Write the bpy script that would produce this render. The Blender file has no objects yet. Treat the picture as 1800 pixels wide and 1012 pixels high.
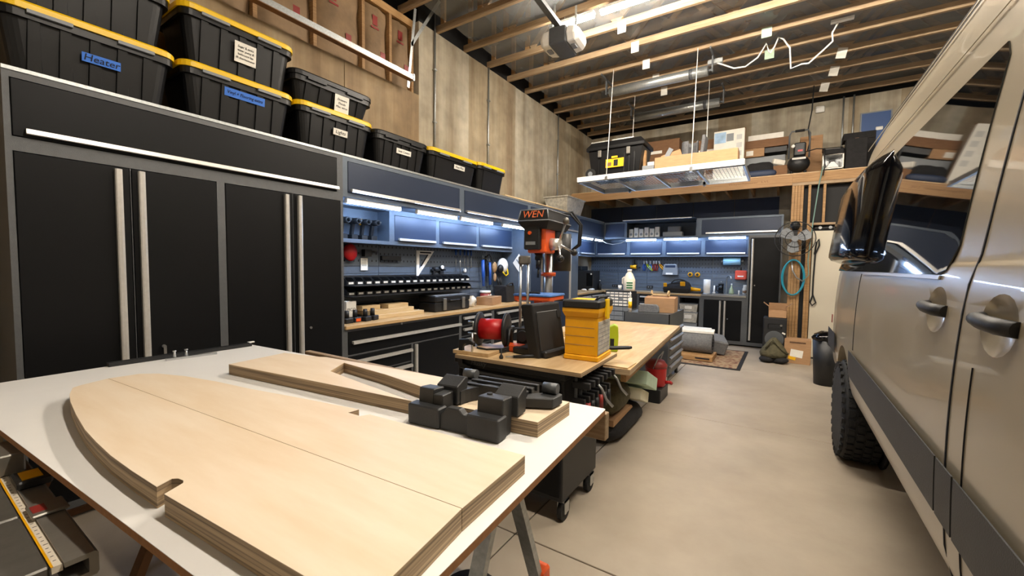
import bpy, bmesh, math, random
from mathutils import Vector, Matrix, Euler
random.seed(7)
scene = bpy.context.scene
C = bpy.context.collection
PI = math.pi

# ------------------------------------------------------------------ camera
def make_camera():
    yaw, p, r = (math.radians(a) for a in (32.8904, 3.0515, 0.6237))
    f = Vector((-math.sin(yaw), math.cos(yaw), 0)); rt = Vector((math.cos(yaw), math.sin(yaw), 0)); up = Vector((0, 0, 1))
    f2 = f * math.cos(p) - up * math.sin(p); up2 = up * math.cos(p) + f * math.sin(p)
    r2 = rt * math.cos(r) + up2 * math.sin(r); u3 = up2 * math.cos(r) - rt * math.sin(r)
    m = Matrix((r2, u3, -f2)).transposed().to_4x4()
    m.translation = Vector((0, 0, 1.55))
    cd = bpy.data.cameras.new('camera'); co = bpy.data.objects.new('camera', cd); C.objects.link(co)
    co.matrix_world = m
    cd.sensor_fit = 'HORIZONTAL'; cd.sensor_width = 36.0; cd.lens = 731.28 / 1800 * 36
    cd.clip_start = 0.02; cd.clip_end = 100
    scene.camera = co
make_camera()

# ------------------------------------------------------------------ world + exposure
w = bpy.data.worlds.new('world'); scene.world = w; w.use_nodes = True
w.node_tree.nodes['Background'].inputs[0].default_value = (0.9, 0.95, 1.0, 1)
w.node_tree.nodes['Background'].inputs[1].default_value = 0.02
vs = scene.view_settings
vs.view_transform = 'Standard'; vs.look = 'None'; vs.gamma = 1.0; vs.use_curve_mapping = False
vs.exposure = 1.15
LED_CEIL = 140.0      # ceiling strip emission
LED_BAR = 40.0       # under-cabinet bars

# ------------------------------------------------------------------ materials
def lin(h):
    h = h.lstrip('#'); o = []
    for i in (0, 2, 4):
        c = int(h[i:i+2], 16) / 255
        o.append(c / 12.92 if c <= 0.04045 else ((c + 0.055) / 1.055) ** 2.4)
    return (*o, 1)
MATS = {}
def mat(name, col, rough=0.5, metal=0.0, var=0.0, vscale=6.0, bump=0.0, bscale=80.0, stretch=None, col2=None, spec=None, coat=0, trans=0, ior=1.45, emit=None, estr=0, alpha=1, vdet=4):
    if name in MATS: return MATS[name]
    m = bpy.data.materials.new(name); m.use_nodes = True
    nt = m.node_tree; N = nt.nodes; L = nt.links; b = N['Principled BSDF']
    b.inputs['Base Color'].default_value = lin(col); b.inputs['Roughness'].default_value = rough; b.inputs['Metallic'].default_value = metal
    if spec is not None: b.inputs['Specular IOR Level'].default_value = spec
    if coat: b.inputs['Coat Weight'].default_value = coat; b.inputs['Coat Roughness'].default_value = 0.03
    if trans: b.inputs['Transmission Weight'].default_value = trans; b.inputs['IOR'].default_value = ior
    if emit: b.inputs['Emission Color'].default_value = lin(emit); b.inputs['Emission Strength'].default_value = estr
    if alpha < 1: b.inputs['Alpha'].default_value = alpha
    if var or bump or col2:
        tc = N.new('ShaderNodeTexCoord'); mp = N.new('ShaderNodeMapping'); L.new(tc.outputs['Object'], mp.inputs[0])
        if stretch: mp.inputs['Scale'].default_value = stretch
    if var or col2:
        n = N.new('ShaderNodeTexNoise'); n.inputs['Scale'].default_value = vscale; n.inputs['Detail'].default_value = vdet; n.inputs['Roughness'].default_value = 0.6
        L.new(mp.outputs[0], n.inputs['Vector'])
        cr = N.new('ShaderNodeValToRGB'); c1 = lin(col)
        c2 = lin(col2) if col2 else tuple(max(0, v * (1 - var)) for v in c1[:3]) + (1,)
        c3 = c1 if col2 else tuple(min(1, v * (1 + var)) for v in c1[:3]) + (1,)
        cr.color_ramp.elements[0].position = 0.32; cr.color_ramp.elements[1].position = 0.68
        cr.color_ramp.elements[0].color = c2; cr.color_ramp.elements[1].color = c3
        L.new(n.outputs[0], cr.inputs[0]); L.new(cr.outputs[0], b.inputs['Base Color'])
    if bump:
        n2 = N.new('ShaderNodeTexNoise'); n2.inputs['Scale'].default_value = bscale; n2.inputs['Detail'].default_value = 3
        L.new(mp.outputs[0], n2.inputs['Vector'])
        bp = N.new('ShaderNodeBump'); bp.inputs['Strength'].default_value = bump; bp.inputs['Distance'].default_value = 0.01
        L.new(n2.outputs[0], bp.inputs['Height']); L.new(bp.outputs[0], b.inputs['Normal'])
    MATS[name] = m
    return m

M = {}
M['frame'] = mat('cabinet frame grey powder coat', '#595b5d', 0.42, 0.2, 0.08, 30, 0.25, 350)
M['door'] = mat('cabinet door black powder coat', '#0b0c0e', 0.45, 0.0, 0, 0, 0.05, 400, spec=0.22)
M['frameg'] = mat('bluelit grey cabinet frame', '#5b6673', 0.4, 0.2, 0.06, 20, 0.15, 350)  # grey frame with the led bars' blue light mixed into its colour
M['doorb'] = mat('dark slate cabinet door', '#28344a', 0.36, 0.1, 0.0, 0, 0.06, 400)  # black door colour shifted to blue, standing in for led bar light
M['dark'] = mat('cabinet interior black', '#0c0d0f', 0.7)
M['alu'] = mat('brushed aluminium', '#cfccc6', 0.38, 0.55, 0.05, 40)
M['steel'] = mat('bright steel', '#b9bbbc', 0.28, 0.9)
M['galv'] = mat('galvanised steel', '#aeb2b2', 0.38, 0.8, 0.15, 60)
M['greysteel'] = mat('grey painted steel', '#55585b', 0.45, 0.2, 0.06, 15)
M['bplast'] = mat('black plastic', '#17181a', 0.5, 0, 0.1, 12, 0.05, 300)
M['charcoal'] = mat('charcoal moulded plastic', '#2b2c2d', 0.5, 0, 0.12, 12, 0.1, 250)
M['tote'] = mat('black tote plastic', '#0d0d0e', 0.42, 0, 0.2, 5, spec=0.35)
M['rubber'] = mat('black rubber', '#151515', 0.75, 0, 0.15, 20, 0.3, 120)
M['blackgloss'] = mat('gloss black', '#040406', 0.09, 0, spec=0.35)
M['yellow'] = mat('yellow plastic', '#e8bd06', 0.42)
M['amber'] = mat('deep yellow plastic', '#eaa800', 0.42, 0, 0.06, 9)
M['orange'] = mat('orange paint', '#e0571c', 0.4)
M['red'] = mat('red plastic', '#b5161a', 0.42)
M['redm'] = mat('muted red plastic', '#8e2b26', 0.45)
M['white'] = mat('white plastic', '#e9e7e1', 0.45)
M['melamine'] = mat('white melamine sheet', '#e0deda', 0.42, 0, 0.02, 4)
M['paper'] = mat('paper white', '#e8e4da', 0.8, 0, 0.05, 12)
M['ink'] = mat('black ink', '#14151c', 0.8)
M['inkred'] = mat('orange print', '#e07040', 0.7)
M['inkyel'] = mat('yellow print', '#f2b705', 0.7)
M['tape'] = mat('blue painter tape', '#2f6fd0', 0.6)
M['card'] = mat('cardboard', '#a8835f', 0.85, 0, 0.08, 9, stretch=(1, 1, 4))
M['cardd'] = mat('dark cardboard', '#7d5b3f', 0.85, 0, 0.1, 8, stretch=(1, 1, 4))
M['kraft'] = mat('kraft paper facing', '#8d7355', 0.7, 0, 0.22, 4, 0.5, 9)
M['wood'] = mat('pine timber', '#b08a5c', 0.65, 0, col2='#8f6b43', vscale=5, stretch=(1, 1, 12))
M['woodx'] = mat('pine timber along x', '#ad9677', 0.65, 0, col2='#8b7154', vscale=5, stretch=(0.6, 14, 14))
M['woody'] = mat('pine timber along y', '#c9a06b', 0.65, 0, col2='#a9804f', vscale=5, stretch=(14, 0.6, 14))
M['beam'] = mat('laminated beam', '#b08a5e', 0.65, 0, col2='#8d6a45', vscale=6, stretch=(0.4, 10, 22))
M['palewood'] = mat('pale board', '#d3bb92', 0.6, 0, col2='#c2a578', vscale=6, stretch=(12, 1, 12))
M['maple'] = mat('butcher block', '#cbab7c', 0.42, 0, col2='#b39062', vscale=7, stretch=(14, 0.8, 14))
M['plytop'] = mat('birch plywood face', '#dfceb6', 0.5, 0, col2='#d6c0a2', vscale=2.4, stretch=(0.8, 5, 1))
M['plywarm'] = mat('bench plywood face', '#cfb48a', 0.5, 0, col2='#b79669', vscale=3, stretch=(5, 0.8, 1))
M['foamg'] = mat('pale green foam', '#b9d0ba', 0.85, 0, 0.06, 20)
M['foamw'] = mat('cream foam', '#e2ddc6', 0.85, 0, 0.05, 20)
M['felt'] = mat('grey felt', '#6b6c6e', 0.95, 0, 0.2, 40, 0.4, 90)
M['cloth'] = mat('black cloth', '#1d1c1d', 0.9, 0, 0.25, 18, 0.4, 60)
M['olive'] = mat('olive canvas', '#4f4a35', 0.9, 0, 0.3, 14, 0.5, 40)
M['bluecloth'] = mat('blue cloth', '#4d78b8', 0.85, 0, 0.25, 15)
M['bluetool'] = mat('blue tool paint', '#1f4fa0', 0.4)
M['lime'] = mat('lime green plastic', '#a3b81e', 0.45)
M['teal'] = mat('teal hose', '#1f8fa8', 0.45)
M['vbody'] = mat('pebble grey van paint', '#9d927c', 0.3, 0.0, coat=0.3)
M['vtrim'] = mat('textured black trim', '#2c2d2e', 0.55, 0, 0.12, 14, 0.15, 200)
M['glassdark'] = mat('privacy glass', '#06080b', 0.03, 0, coat=0.4)
M['clear'] = mat('clear plastic', '#d9dcd8', 0.25, 0, trans=0.6, var=0.0)
M['cleargrey'] = mat('cloudy plastic window', '#b9b4a8', 0.35, 0, 0.3, 18)
M['bluewall'] = mat('bluelit dark panel', '#27344e', 0.6, 0, 0.12, 3)  # dark panel, blue tint of the lights put into its colour
M['vapour'] = mat('grey plastic sheeting', '#73777b', 0.38, 0, 0.35, 1.6, 0.6, 4)
M['skin_card'] = mat('poster print blue', '#9fbcd8', 0.7, 0, 0.3, 5)
M['greyplast'] = mat('grey plastic', '#7c8084', 0.5)
M['castmetal'] = mat('dark cast iron', '#6b6862', 0.4, 0.5, 0.1, 30)
M['alus'] = mat('satin aluminium extrusion', '#8f8b83', 0.35, 0.6, 0.05, 30)
M['jug'] = mat('cream jug plastic', '#e0d5c2', 0.45)
M['green'] = mat('green label', '#2f6a3a', 0.6)
M['hair'] = mat('brown rug pile', '#7d6a55', 0.95, 0, 0.3, 30)
M['screen'] = mat('blue board', '#2d4f86', 0.5)
M['led'] = mat('cool led diffuser', '#f4f8ff', 0.5, emit='#b5d3ff', estr=LED_BAR)
M['ledc'] = mat('ceiling led tube', '#ffffff', 0.5, emit='#fff3e2', estr=LED_CEIL)

def concrete(name, c1, c2, c3, boards=True, axis=1):
    m = bpy.data.materials.new(name); m.use_nodes = True; nt = m.node_tree; N = nt.nodes; L = nt.links; b = N['Principled BSDF']
    b.inputs['Roughness'].default_value = 0.75
    tc = N.new('ShaderNodeTexCoord'); mp = N.new('ShaderNodeMapping'); L.new(tc.outputs['Object'], mp.inputs[0])
    mp.inputs['Scale'].default_value = (1, 1, 0.06) if boards else (1, 1, 1)
    n = N.new('ShaderNodeTexNoise'); n.inputs['Scale'].default_value = 2.6 if boards else 0.9; n.inputs['Detail'].default_value = 6; n.inputs['Roughness'].default_value = 0.65
    L.new(mp.outputs[0], n.inputs['Vector'])
    cr = N.new('ShaderNodeValToRGB'); L.new(n.outputs[0], cr.inputs[0])
    e = cr.color_ramp.elements; e[0].position = 0.3; e[0].color = lin(c1); e[1].position = 0.7; e[1].color = lin(c3)
    x = e.new(0.5); x.color = lin(c2)
    n2 = N.new('ShaderNodeTexNoise'); n2.inputs['Scale'].default_value = 5 if boards else 2.2; n2.inputs['Detail'].default_value = 8; L.new(tc.outputs['Object'], n2.inputs['Vector'])
    mx = N.new('ShaderNodeMix'); mx.data_type = 'RGBA'; mx.blend_type = 'OVERLAY'; mx.inputs[0].default_value = 0.45 if boards else 0.2
    L.new(cr.outputs[0], mx.inputs[6]); L.new(n2.outputs[0], mx.inputs[7]); L.new(mx.outputs[2], b.inputs['Base Color'])
    bp = N.new('ShaderNodeBump'); bp.inputs['Strength'].default_value = 0.35; bp.inputs['Distance'].default_value = 0.02
    L.new((n if boards else n2).outputs[0], bp.inputs['Height']); L.new(bp.outputs[0], b.inputs['Normal'])
    return m
M['conc'] = concrete('board formed concrete', '#6f6150', '#938876', '#aaa391')
M['conclow'] = concrete('stained board formed concrete', '#6b543a', '#8a7253', '#9d8a6c')
M['floor'] = concrete('concrete slab', '#988b7a', '#a29685', '#aba08f', boards=False)
M['floor'].node_tree.nodes['Principled BSDF'].inputs['Roughness'].default_value = 0.5

def edge_ply(name):
    m = bpy.data.materials.new(name); m.use_nodes = True; nt = m.node_tree; N = nt.nodes; L = nt.links; b = N['Principled BSDF']
    b.inputs['Roughness'].default_value = 0.65
    tc = N.new('ShaderNodeTexCoord'); mp = N.new('ShaderNodeMapping'); L.new(tc.outputs['Object'], mp.inputs[0])
    mp.inputs['Scale'].default_value = (1.2, 1.2, 190)
    n = N.new('ShaderNodeTexNoise'); n.inputs['Scale'].default_value = 1.0; n.inputs['Detail'].default_value = 2; L.new(mp.outputs[0], n.inputs['Vector'])
    cr = N.new('ShaderNodeValToRGB'); e = cr.color_ramp.elements; e[0].position = 0.36; e[0].color = lin('#73604a'); e[1].position = 0.6; e[1].color = lin('#b39a78')
    L.new(n.outputs[0], cr.inputs[0]); L.new(cr.outputs[0], b.inputs['Base Color'])
    return m
M['plyedge'] = edge_ply('plywood edge layers')

def pegmat(name, col, ax):
    m = bpy.data.materials.new(name); m.use_nodes = True; nt = m.node_tree; N = nt.nodes; L = nt.links; b = N['Principled BSDF']
    b.inputs['Roughness'].default_value = 0.42; b.inputs['Metallic'].default_value = 0.15
    tc = N.new('ShaderNodeTexCoord'); sp = N.new('ShaderNodeSeparateXYZ'); L.new(tc.outputs['Object'], sp.inputs[0])
    def cell(out, period, half):
        a = N.new('ShaderNodeMath'); a.operation = 'DIVIDE'; L.new(out, a.inputs[0]); a.inputs[1].default_value = period
        f = N.new('ShaderNodeMath'); f.operation = 'FRACT'; L.new(a.outputs[0], f.inputs[0])
        s = N.new('ShaderNodeMath'); s.operation = 'SUBTRACT'; L.new(f.outputs[0], s.inputs[0]); s.inputs[1].default_value = 0.5
        ab = N.new('ShaderNodeMath'); ab.operation = 'ABSOLUTE'; L.new(s.outputs[0], ab.inputs[0])
        lt = N.new('ShaderNodeMath'); lt.operation = 'LESS_THAN'; L.new(ab.outputs[0], lt.inputs[0]); lt.inputs[1].default_value = half
        return lt.outputs[0]
    u = cell(sp.outputs[ax], 0.062, 0.13); v = cell(sp.outputs[2], 0.085, 0.14)
    mu = N.new('ShaderNodeMath'); mu.operation = 'MULTIPLY'; L.new(u, mu.inputs[0]); L.new(v, mu.inputs[1])
    mx = N.new('ShaderNodeMix'); mx.data_type = 'RGBA'; mx.inputs[6].default_value = lin(col); mx.inputs[7].default_value = lin('#141a22')
    L.new(mu.outputs[0], mx.inputs[0]); L.new(mx.outputs[2], b.inputs['Base Color'])
    return m
M['pegy'] = pegmat('pegboard slotted steel', '#5a6470', 1)
M['pegx'] = pegmat('pegboard slotted steel back', '#4e5865', 0)

def rugmat():
    m = bpy.data.materials.new('patterned rug'); m.use_nodes = True; nt = m.node_tree; N = nt.nodes; L = nt.links; b = N['Principled BSDF']
    b.inputs['Roughness'].default_value = 0.95
    tc = N.new('ShaderNodeTexCoord'); v = N.new('ShaderNodeTexVoronoi'); v.inputs['Scale'].default_value = 16; L.new(tc.outputs['Object'], v.inputs['Vector'])
    cr = N.new('ShaderNodeValToRGB'); e = cr.color_ramp.elements; e[0].color = lin('#33302f'); e[1].color = lin('#9a8468'); e[1].position = 0.6
    x = e.new(0.3); x.color = lin('#7a4f3c')
    L.new(v.outputs['Distance'], cr.inputs[0]); L.new(cr.outputs[0], b.inputs['Base Color'])
    return m
M['rug'] = rugmat()

# ------------------------------------------------------------------ mesh builder
class MB:
    def __init__(s): s.v = []; s.f = []; s.sm = []
    def add(s, vs, fs, smooth=False):
        n = len(s.v); s.v += [tuple(p) for p in vs]; s.f += [tuple(i + n for i in q) for q in fs]; s.sm += [smooth] * len(fs); return s
    def box(s, x0, x1, y0, y1, z0, z1):
        if x1 < x0: x0, x1 = x1, x0
        if y1 < y0: y0, y1 = y1, y0
        if z1 < z0: z0, z1 = z1, z0
        return s.add([(x0, y0, z0), (x1, y0, z0), (x1, y1, z0), (x0, y1, z0), (x0, y0, z1), (x1, y0, z1), (x1, y1, z1), (x0, y1, z1)],
                     [(0, 3, 2, 1), (4, 5, 6, 7), (0, 1, 5, 4), (1, 2, 6, 5), (2, 3, 7, 6), (3, 0, 4, 7)])
    def obox(s, c, size, rot=(0, 0, 0)):
        R = Euler(rot).to_matrix(); c = Vector(c); hx, hy, hz = (a / 2 for a in size)
        P = [c + R @ Vector(p) for p in [(-hx, -hy, -hz), (hx, -hy, -hz), (hx, hy, -hz), (-hx, hy, -hz), (-hx, -hy, hz), (hx, -hy, hz), (hx, hy, hz), (-hx, hy, hz)]]
        return s.add(P, [(0, 3, 2, 1), (4, 5, 6, 7), (0, 1, 5, 4), (1, 2, 6, 5), (2, 3, 7, 6), (3, 0, 4, 7)])
    def rbox(s, x0, x1, y0, y1, z0, z1, r=0.01, n=3, r2=None):
        # box with rounded vertical edges + chamfered top and bottom
        c = min(r, (z1 - z0) * 0.3) * 0.6
        def ring(ins, z):
            P = []
            rr = max(r - ins, 0.0005)
            for (cx, cy, a0) in ((x1 - r, y1 - r, 0), (x0 + r, y1 - r, PI / 2), (x0 + r, y0 + r, PI), (x1 - r, y0 + r, 1.5 * PI)):
                for k in range(n + 1):
                    a = a0 + PI / 2 * k / n; P.append((cx + rr * math.cos(a), cy + rr * math.sin(a), z))
            return P
        return s.loft([ring(c, z0), ring(0, z0 + c), ring(0, z1 - c), ring(c, z1)], cap=True)
    def loft(s, rings, cap=True, smooth=False, close=True):
        m = len(rings[0]); vs = [p for r in rings for p in r]; fs = []
        for i in range(len(rings) - 1):
            for j in range(m if close else m - 1):
                k = (j + 1) % m; fs.append((i * m + j, i * m + k, (i + 1) * m + k, (i + 1) * m + j))
        s.add(vs, fs, smooth)
        if cap:
            n = len(s.v) - len(vs)
            s.f.append(tuple(n + j for j in reversed(range(m)))); s.f.append(tuple(n + (len(rings) - 1) * m + j for j in range(m))); s.sm += [False, False]
        return s
    def cyl(s, p0, p1, r0, r1=None, n=12, cap=True, smooth=True):
        r1 = r0 if r1 is None else r1; p0, p1 = Vector(p0), Vector(p1); d = (p1 - p0).normalized()
        a = d.orthogonal().normalized(); b = d.cross(a)
        R = [[p + (a * math.cos(2 * PI * k / n) + b * math.sin(2 * PI * k / n)) * r for k in range(n)] for p, r in ((p0, r0), (p1, r1))]
        return s.loft(R, cap, smooth)
    def tube(s, pts, r, n=8, smooth=True, closed=False):
        P = [Vector(p) for p in pts]; rings = []; prev = None
        for i, p in enumerate(P):
            if closed: d = (P[(i + 1) % len(P)] - P[i - 1]).normalized()
            else: d = (P[min(i + 1, len(P) - 1)] - P[max(i - 1, 0)]).normalized()
            a = (prev - d * prev.dot(d)) if prev else d.orthogonal()
            a.normalize(); prev = a; b = d.cross(a); rr = r[i] if isinstance(r, (list, tuple)) else r
            rings.append([p + (a * math.cos(2 * PI * k / n) + b * math.sin(2 * PI * k / n)) * rr for k in range(n)])
        if closed: rings.append(rings[0])
        return s.loft(rings, not closed, smooth)
    def lathe(s, prof, c=(0, 0, 0), n=20, smooth=True, axis='z'):
        c = Vector(c); rings = []
        for r, z in prof:
            q = []
            for k in range(n):
                a = 2 * PI * k / n; x, y = r * math.cos(a), r * math.sin(a)
                q.append(c + (Vector((x, y, z)) if axis == 'z' else Vector((z, x, y)) if axis == 'x' else Vector((y, z, x))))
            rings.append(q)
        return s.loft(rings, True, smooth)
    def prism(s, poly, a0, a1, axis='z'):
        # poly in the plane perpendicular to axis: z->(x,y), x->(y,z), y->(x,z)
        def P(u, v, a): return (u, v, a) if axis == 'z' else (a, u, v) if axis == 'x' else (u, a, v)
        m = len(poly); vs = [P(u, v, a0) for u, v in poly] + [P(u, v, a1) for u, v in poly]
        fs = [tuple(reversed(range(m))), tuple(range(m, 2 * m))] + [(j, (j + 1) % m, m + (j + 1) % m, m + j) for j in range(m)]
        return s.add(vs, fs)
    def blob(s, c, r, n=14, m=8, jit=0.0, flat=None, seed=1):
        rnd = random.Random(seed); c = Vector(c); rings = []
        for i in range(m + 1):
            t = PI * i / m; q = []
            for k in range(n):
                a = 2 * PI * k / n; j = 1 + rnd.uniform(-jit, jit) * math.sin(t)
                z = -math.cos(t) * r[2] * j
                if flat is not None: z = max(z, flat)
                q.append(c + Vector((math.cos(a) * math.sin(t) * r[0] * j, math.sin(a) * math.sin(t) * r[1] * j, z)))
            rings.append(q)
        return s.loft(rings, False, True)
    def build(s, name, m, parent=None, world=False, bevel=0.0, seg=1, fix=True):
        me = bpy.data.meshes.new(name)
        vs = s.v
        if world and parent is not None:
            o = parent.location; vs = [(x - o[0], y - o[1], z - o[2]) for x, y, z in vs]
        me.from_pydata(vs, [], s.f)
        me.polygons.foreach_set('use_smooth', s.sm)
        if fix or bevel:
            bm = bmesh.new(); bm.from_mesh(me)
            if fix: bmesh.ops.recalc_face_normals(bm, faces=bm.faces)
            if bevel:
                ed = [e for e in bm.edges if len(e.link_faces) == 2 and e.calc_face_angle(0) > 0.6]
                bmesh.ops.bevel(bm, geom=ed, offset=bevel, segments=seg, affect='EDGES', profile=0.6, clamp_overlap=True)
            bm.to_mesh(me); bm.free()
        me.materials.append(M[m] if isinstance(m, str) else m)
        ob = bpy.data.objects.new(name, me); C.objects.link(ob)
        if parent is not None: ob.parent = parent
        return ob

def tag(o, label=None, cat=None, group=None, kind=None):
    if label: o['label'] = label
    if cat: o['category'] = cat
    if group: o['group'] = group
    if kind: o['kind'] = kind
    return o
def thing(name, label, cat, loc=(0, 0, 0), rz=0.0, group=None):
    o = bpy.data.objects.new(name, None); C.objects.link(o); o.empty_display_size = 0.05
    o.location = loc; o.rotation_euler = (0, 0, rz)
    return tag(o, label, cat, group)
def struct(o): o['kind'] = 'structure'; return o
def dup(root, loc, rz=None, label=None):
    r = root.copy(); C.objects.link(r); r.location = loc
    if rz is not None: r.rotation_euler = (0, 0, rz)
    if label: r['label'] = label
    for ch in root.children:
        c = ch.copy(); C.objects.link(c); c.parent = r
        for g in ch.children:
            d = g.copy(); C.objects.link(d); d.parent = c
    return r
def text(name, body, size, m, parent, loc, rot, shear=0.0, sx=1.0, spacing=1.0):
    cu = bpy.data.curves.new('t', 'FONT'); cu.body = body; cu.size = size; cu.shear = shear; cu.align_x = 'CENTER'; cu.align_y = 'CENTER'; cu.extrude = 0.0006
    cu.space_character = spacing; cu.resolution_u = 2
    t = bpy.data.objects.new('t', cu); C.objects.link(t)
    bpy.context.view_layer.update()
    me = bpy.data.meshes.new_from_object(t); bpy.data.objects.remove(t)
    me.materials.clear(); me.materials.append(M[m] if isinstance(m, str) else m)
    o = bpy.data.objects.new(name, me); C.objects.link(o)
    if parent is not None: o.parent = parent
    o.location = loc; o.rotation_euler = rot; o.scale = (sx, 1, 1)
    return o
RX90 = (PI / 2, 0, 0)            # text facing -y, reading along +x

# ================================================================== the setting
X0 = -3.51; XW = -4.11; YB = 9.35; YW = 9.98; ZC = 4.73
fl = struct(MB().box(-4.4, 4.8, -3.6, 10.3, -0.2, -0.012).build('floor', 'dark'))
fl['label'] = 'beige sealed concrete garage floor with saw-cut joints'
xs = [-4.3, -1.24, 1.6, 4.7]; ys = [-3.5, -0.64, 1.98, 4.6, 7.2, 10.2]
for i in range(3):
    for j in range(5):
        g = 0.004
        MB().box(xs[i] + g, xs[i+1] - g, ys[j] + g, ys[j+1] - g, -0.012, 0).build('slab', 'floor', fl, bevel=0.003)
wl = struct(MB().box(XW - 0.35, XW - 0.22, -3.6, 10.3, 0, 5.6).build('wall_left', 'dark'))
y = -3.5; k = 0
rw = random.Random(3)
cons = []
for i, (a, b, c) in enumerate((('#83755f', '#a39884', '#b6af9d'), ('#8c806d', '#aba28f', '#bcb6a6'), ('#7b6750', '#978971', '#aaa08b'))):
    cons.append(concrete('board formed concrete %d' % i, a, b, c))
conl = [concrete('stained concrete %d' % i, a, b, c) for i, (a, b, c) in enumerate((('#6b543a', '#8b7455', '#9d8a6b'), ('#766046', '#957f60', '#a89678')))]
while y < 9.97:
    w_ = rw.choice((0.16, 0.28, 0.3, 0.46, 0.6))
    y1 = min(y + w_, 10.0)
    if y < 4.03 < y1 + 0.1: y1 = 4.03
    top = 3.78 if y1 <= 4.031 else ZC
    mm = rw.choice(conl if y1 <= 4.031 else cons)
    MB().box(XW - 0.2, XW + rw.choice((0, 0.004, 0.008)), y, y1, 0, top).build('panel', mm, wl)
    y = y1
# framed and insulated bay above the lower concrete
MB().box(XW - 0.2, XW - 0.06, -3.5, 4.03, ZC - 0.09, ZC - 0.045).build('top_plate', 'woody', wl)
MB().box(XW - 0.2, XW - 0.06, -3.5, 4.03, ZC - 0.045, ZC).build('top_plate', 'woody', wl)
st = [0.2, 0.8, 1.42, 2.03, 2.62, 3.22, 3.62, 3.985]
for s_ in st: MB().box(XW - 0.2, XW - 0.06, s_ - 0.019, s_ + 0.019, 3.78, ZC - 0.09).build('stud', 'wood', wl)
for i in range(len(st) - 1):
    a, b = st[i] + 0.012, st[i+1] - 0.03
    nx, nz = 7, 8; R = random.Random(i); V = []; F = []
    for q in range(nz + 1):
        for p in range(nx + 1):
            u, v = p / nx, q / nz
            bul = 0.07 * (1 - (2*u-1)**4) * (1 - 0.5*(2*v-1)**6) + R.uniform(-0.012, 0.012)
            V.append((XW - 0.125 + bul + (0.05 if (q == 0) else 0) * (1 - (2*u-1)**2), a + (b - a) * u, 3.74 + R.uniform(-.03, .03) * (q == 0) + (ZC - 0.09 - 3.76) * v))
    for q in range(nz):
        for p in range(nx): F.append((q*(nx+1)+p, q*(nx+1)+p+1, (q+1)*(nx+1)+p+1, (q+1)*(nx+1)+p))
    bt = MB().add(V, F, True).build('insulation_batt', 'kraft', wl, fix=False)
    for (du, z) in ((0.3, 4.38), (0.62, 4.0)):
        yy = a + (b - a) * du
        MB().box(XW - 0.05, XW - 0.046, yy, yy + 0.07, z, z + 0.11).build('red_print', 'redm', bt)
        MB().box(XW - 0.05, XW - 0.046, yy - 0.02, yy + 0.09, z - 0.04, z - 0.02).build('red_print', 'redm', bt)
MB().box(XW - 0.2, XW, 4.03, 10.1, ZC, 5.6).build('rim_board', 'dark', wl)
wb = struct(MB().box(-4.4, 4.8, YW + 0.1, YW + 0.3, 0, 5.6).build('wall_back', 'dark'))
x = XW
while x < 4.6:
    x1 = min(x + rw.choice((0.2, 0.3, 0.42, 0.6)), 4.62)
    MB().box(x, x1, YW - rw.choice((0, 0.004, 0.008)), YW + 0.15, 0, ZC).build('panel', rw.choice(cons), wb); x = x1
for i in range(5):
    MB().box(XW + 0.03 + i * 0.8, XW + 0.03 + i * 0.8 + 0.792, YW - 0.025, YW - 0.009, 2.3, 2.99).build('cladding_panel', 'bluewall', wb)
struct(MB().box(4.62, 4.8, -3.6, 10.3, 0, 5.6).build('wall_right', 'white'))
struct(MB().box(-4.4, 4.8, -3.7, -3.5, 0, 5.6).build('wall_front', 'white'))
ce = struct(MB().box(-4.4, 4.8, -3.6, 10.3, 5.5, 5.62).build('ceiling', 'vapour'))
ce['label'] = 'open wooden roof trusses under grey plastic sheeting'
SV = []; SF = []; rs = random.Random(5); NX, NY = 44, 60
for j in range(NY + 1):
    for i in range(NX + 1): SV.append((-3.95 + 8.5 * i / NX, -3.4 + 13.3 * j / NY, 4.845 + rs.uniform(-0.006, 0.022)))
for j in range(NY):
    for i in range(NX): a_ = j * (NX + 1) + i; SF.append((a_, a_ + 1, a_ + NX + 2, a_ + NX + 1))
MB().add(SV, SF, True).build('plastic_sheet', mat('translucent vapour sheet', '#8d9194', 0.2, 0, 0.2, 1.5, alpha=0.58), ce, fix=False)
chord = None; ty = 4.38 - 13 * 0.589
webA = MB().obox((0, 0, 0), (0.95, 0.036, 0.075), (0, -0.82, 0)).build('web', 'woodx')
webB = MB().obox((0, 0, 0), (0.95, 0.036, 0.075), (0, 0.82, 0)).build('web', 'woodx')
webC = MB().box(-0.035, 0.035, -0.018, 0.018, -0.36, 0.36).build('web', 'wood')
wm = [webA.data, webB.data, webC.data]
for o in (webA, webB, webC): bpy.data.objects.remove(o)
for i in range(23):
    yy = ty + i * 0.589
    if yy > YW - 0.1: break
    if chord is None:
        c0 = MB().box(XW - 0.1, 4.6, -0.022, 0.022, 0, 0.089).build('bottom_chord', 'woodx', ce); chord = c0.data
    else:
        c0 = bpy.data.objects.new('bottom_chord', chord); C.objects.link(c0); c0.parent = ce
    c0.location = (0, yy, ZC)
    if yy < 1.5: continue
    for (me, xx) in [(wm[2], XW + 0.12), (wm[2], XW + 0.75)] + [(wm[j % 2], XW + 1.15 + j * 0.66) for j in range(11)]:
        o = bpy.data.objects.new('web', me); C.objects.link(o); o.parent = c0; o.location = (xx, 0, 0.44)

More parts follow.
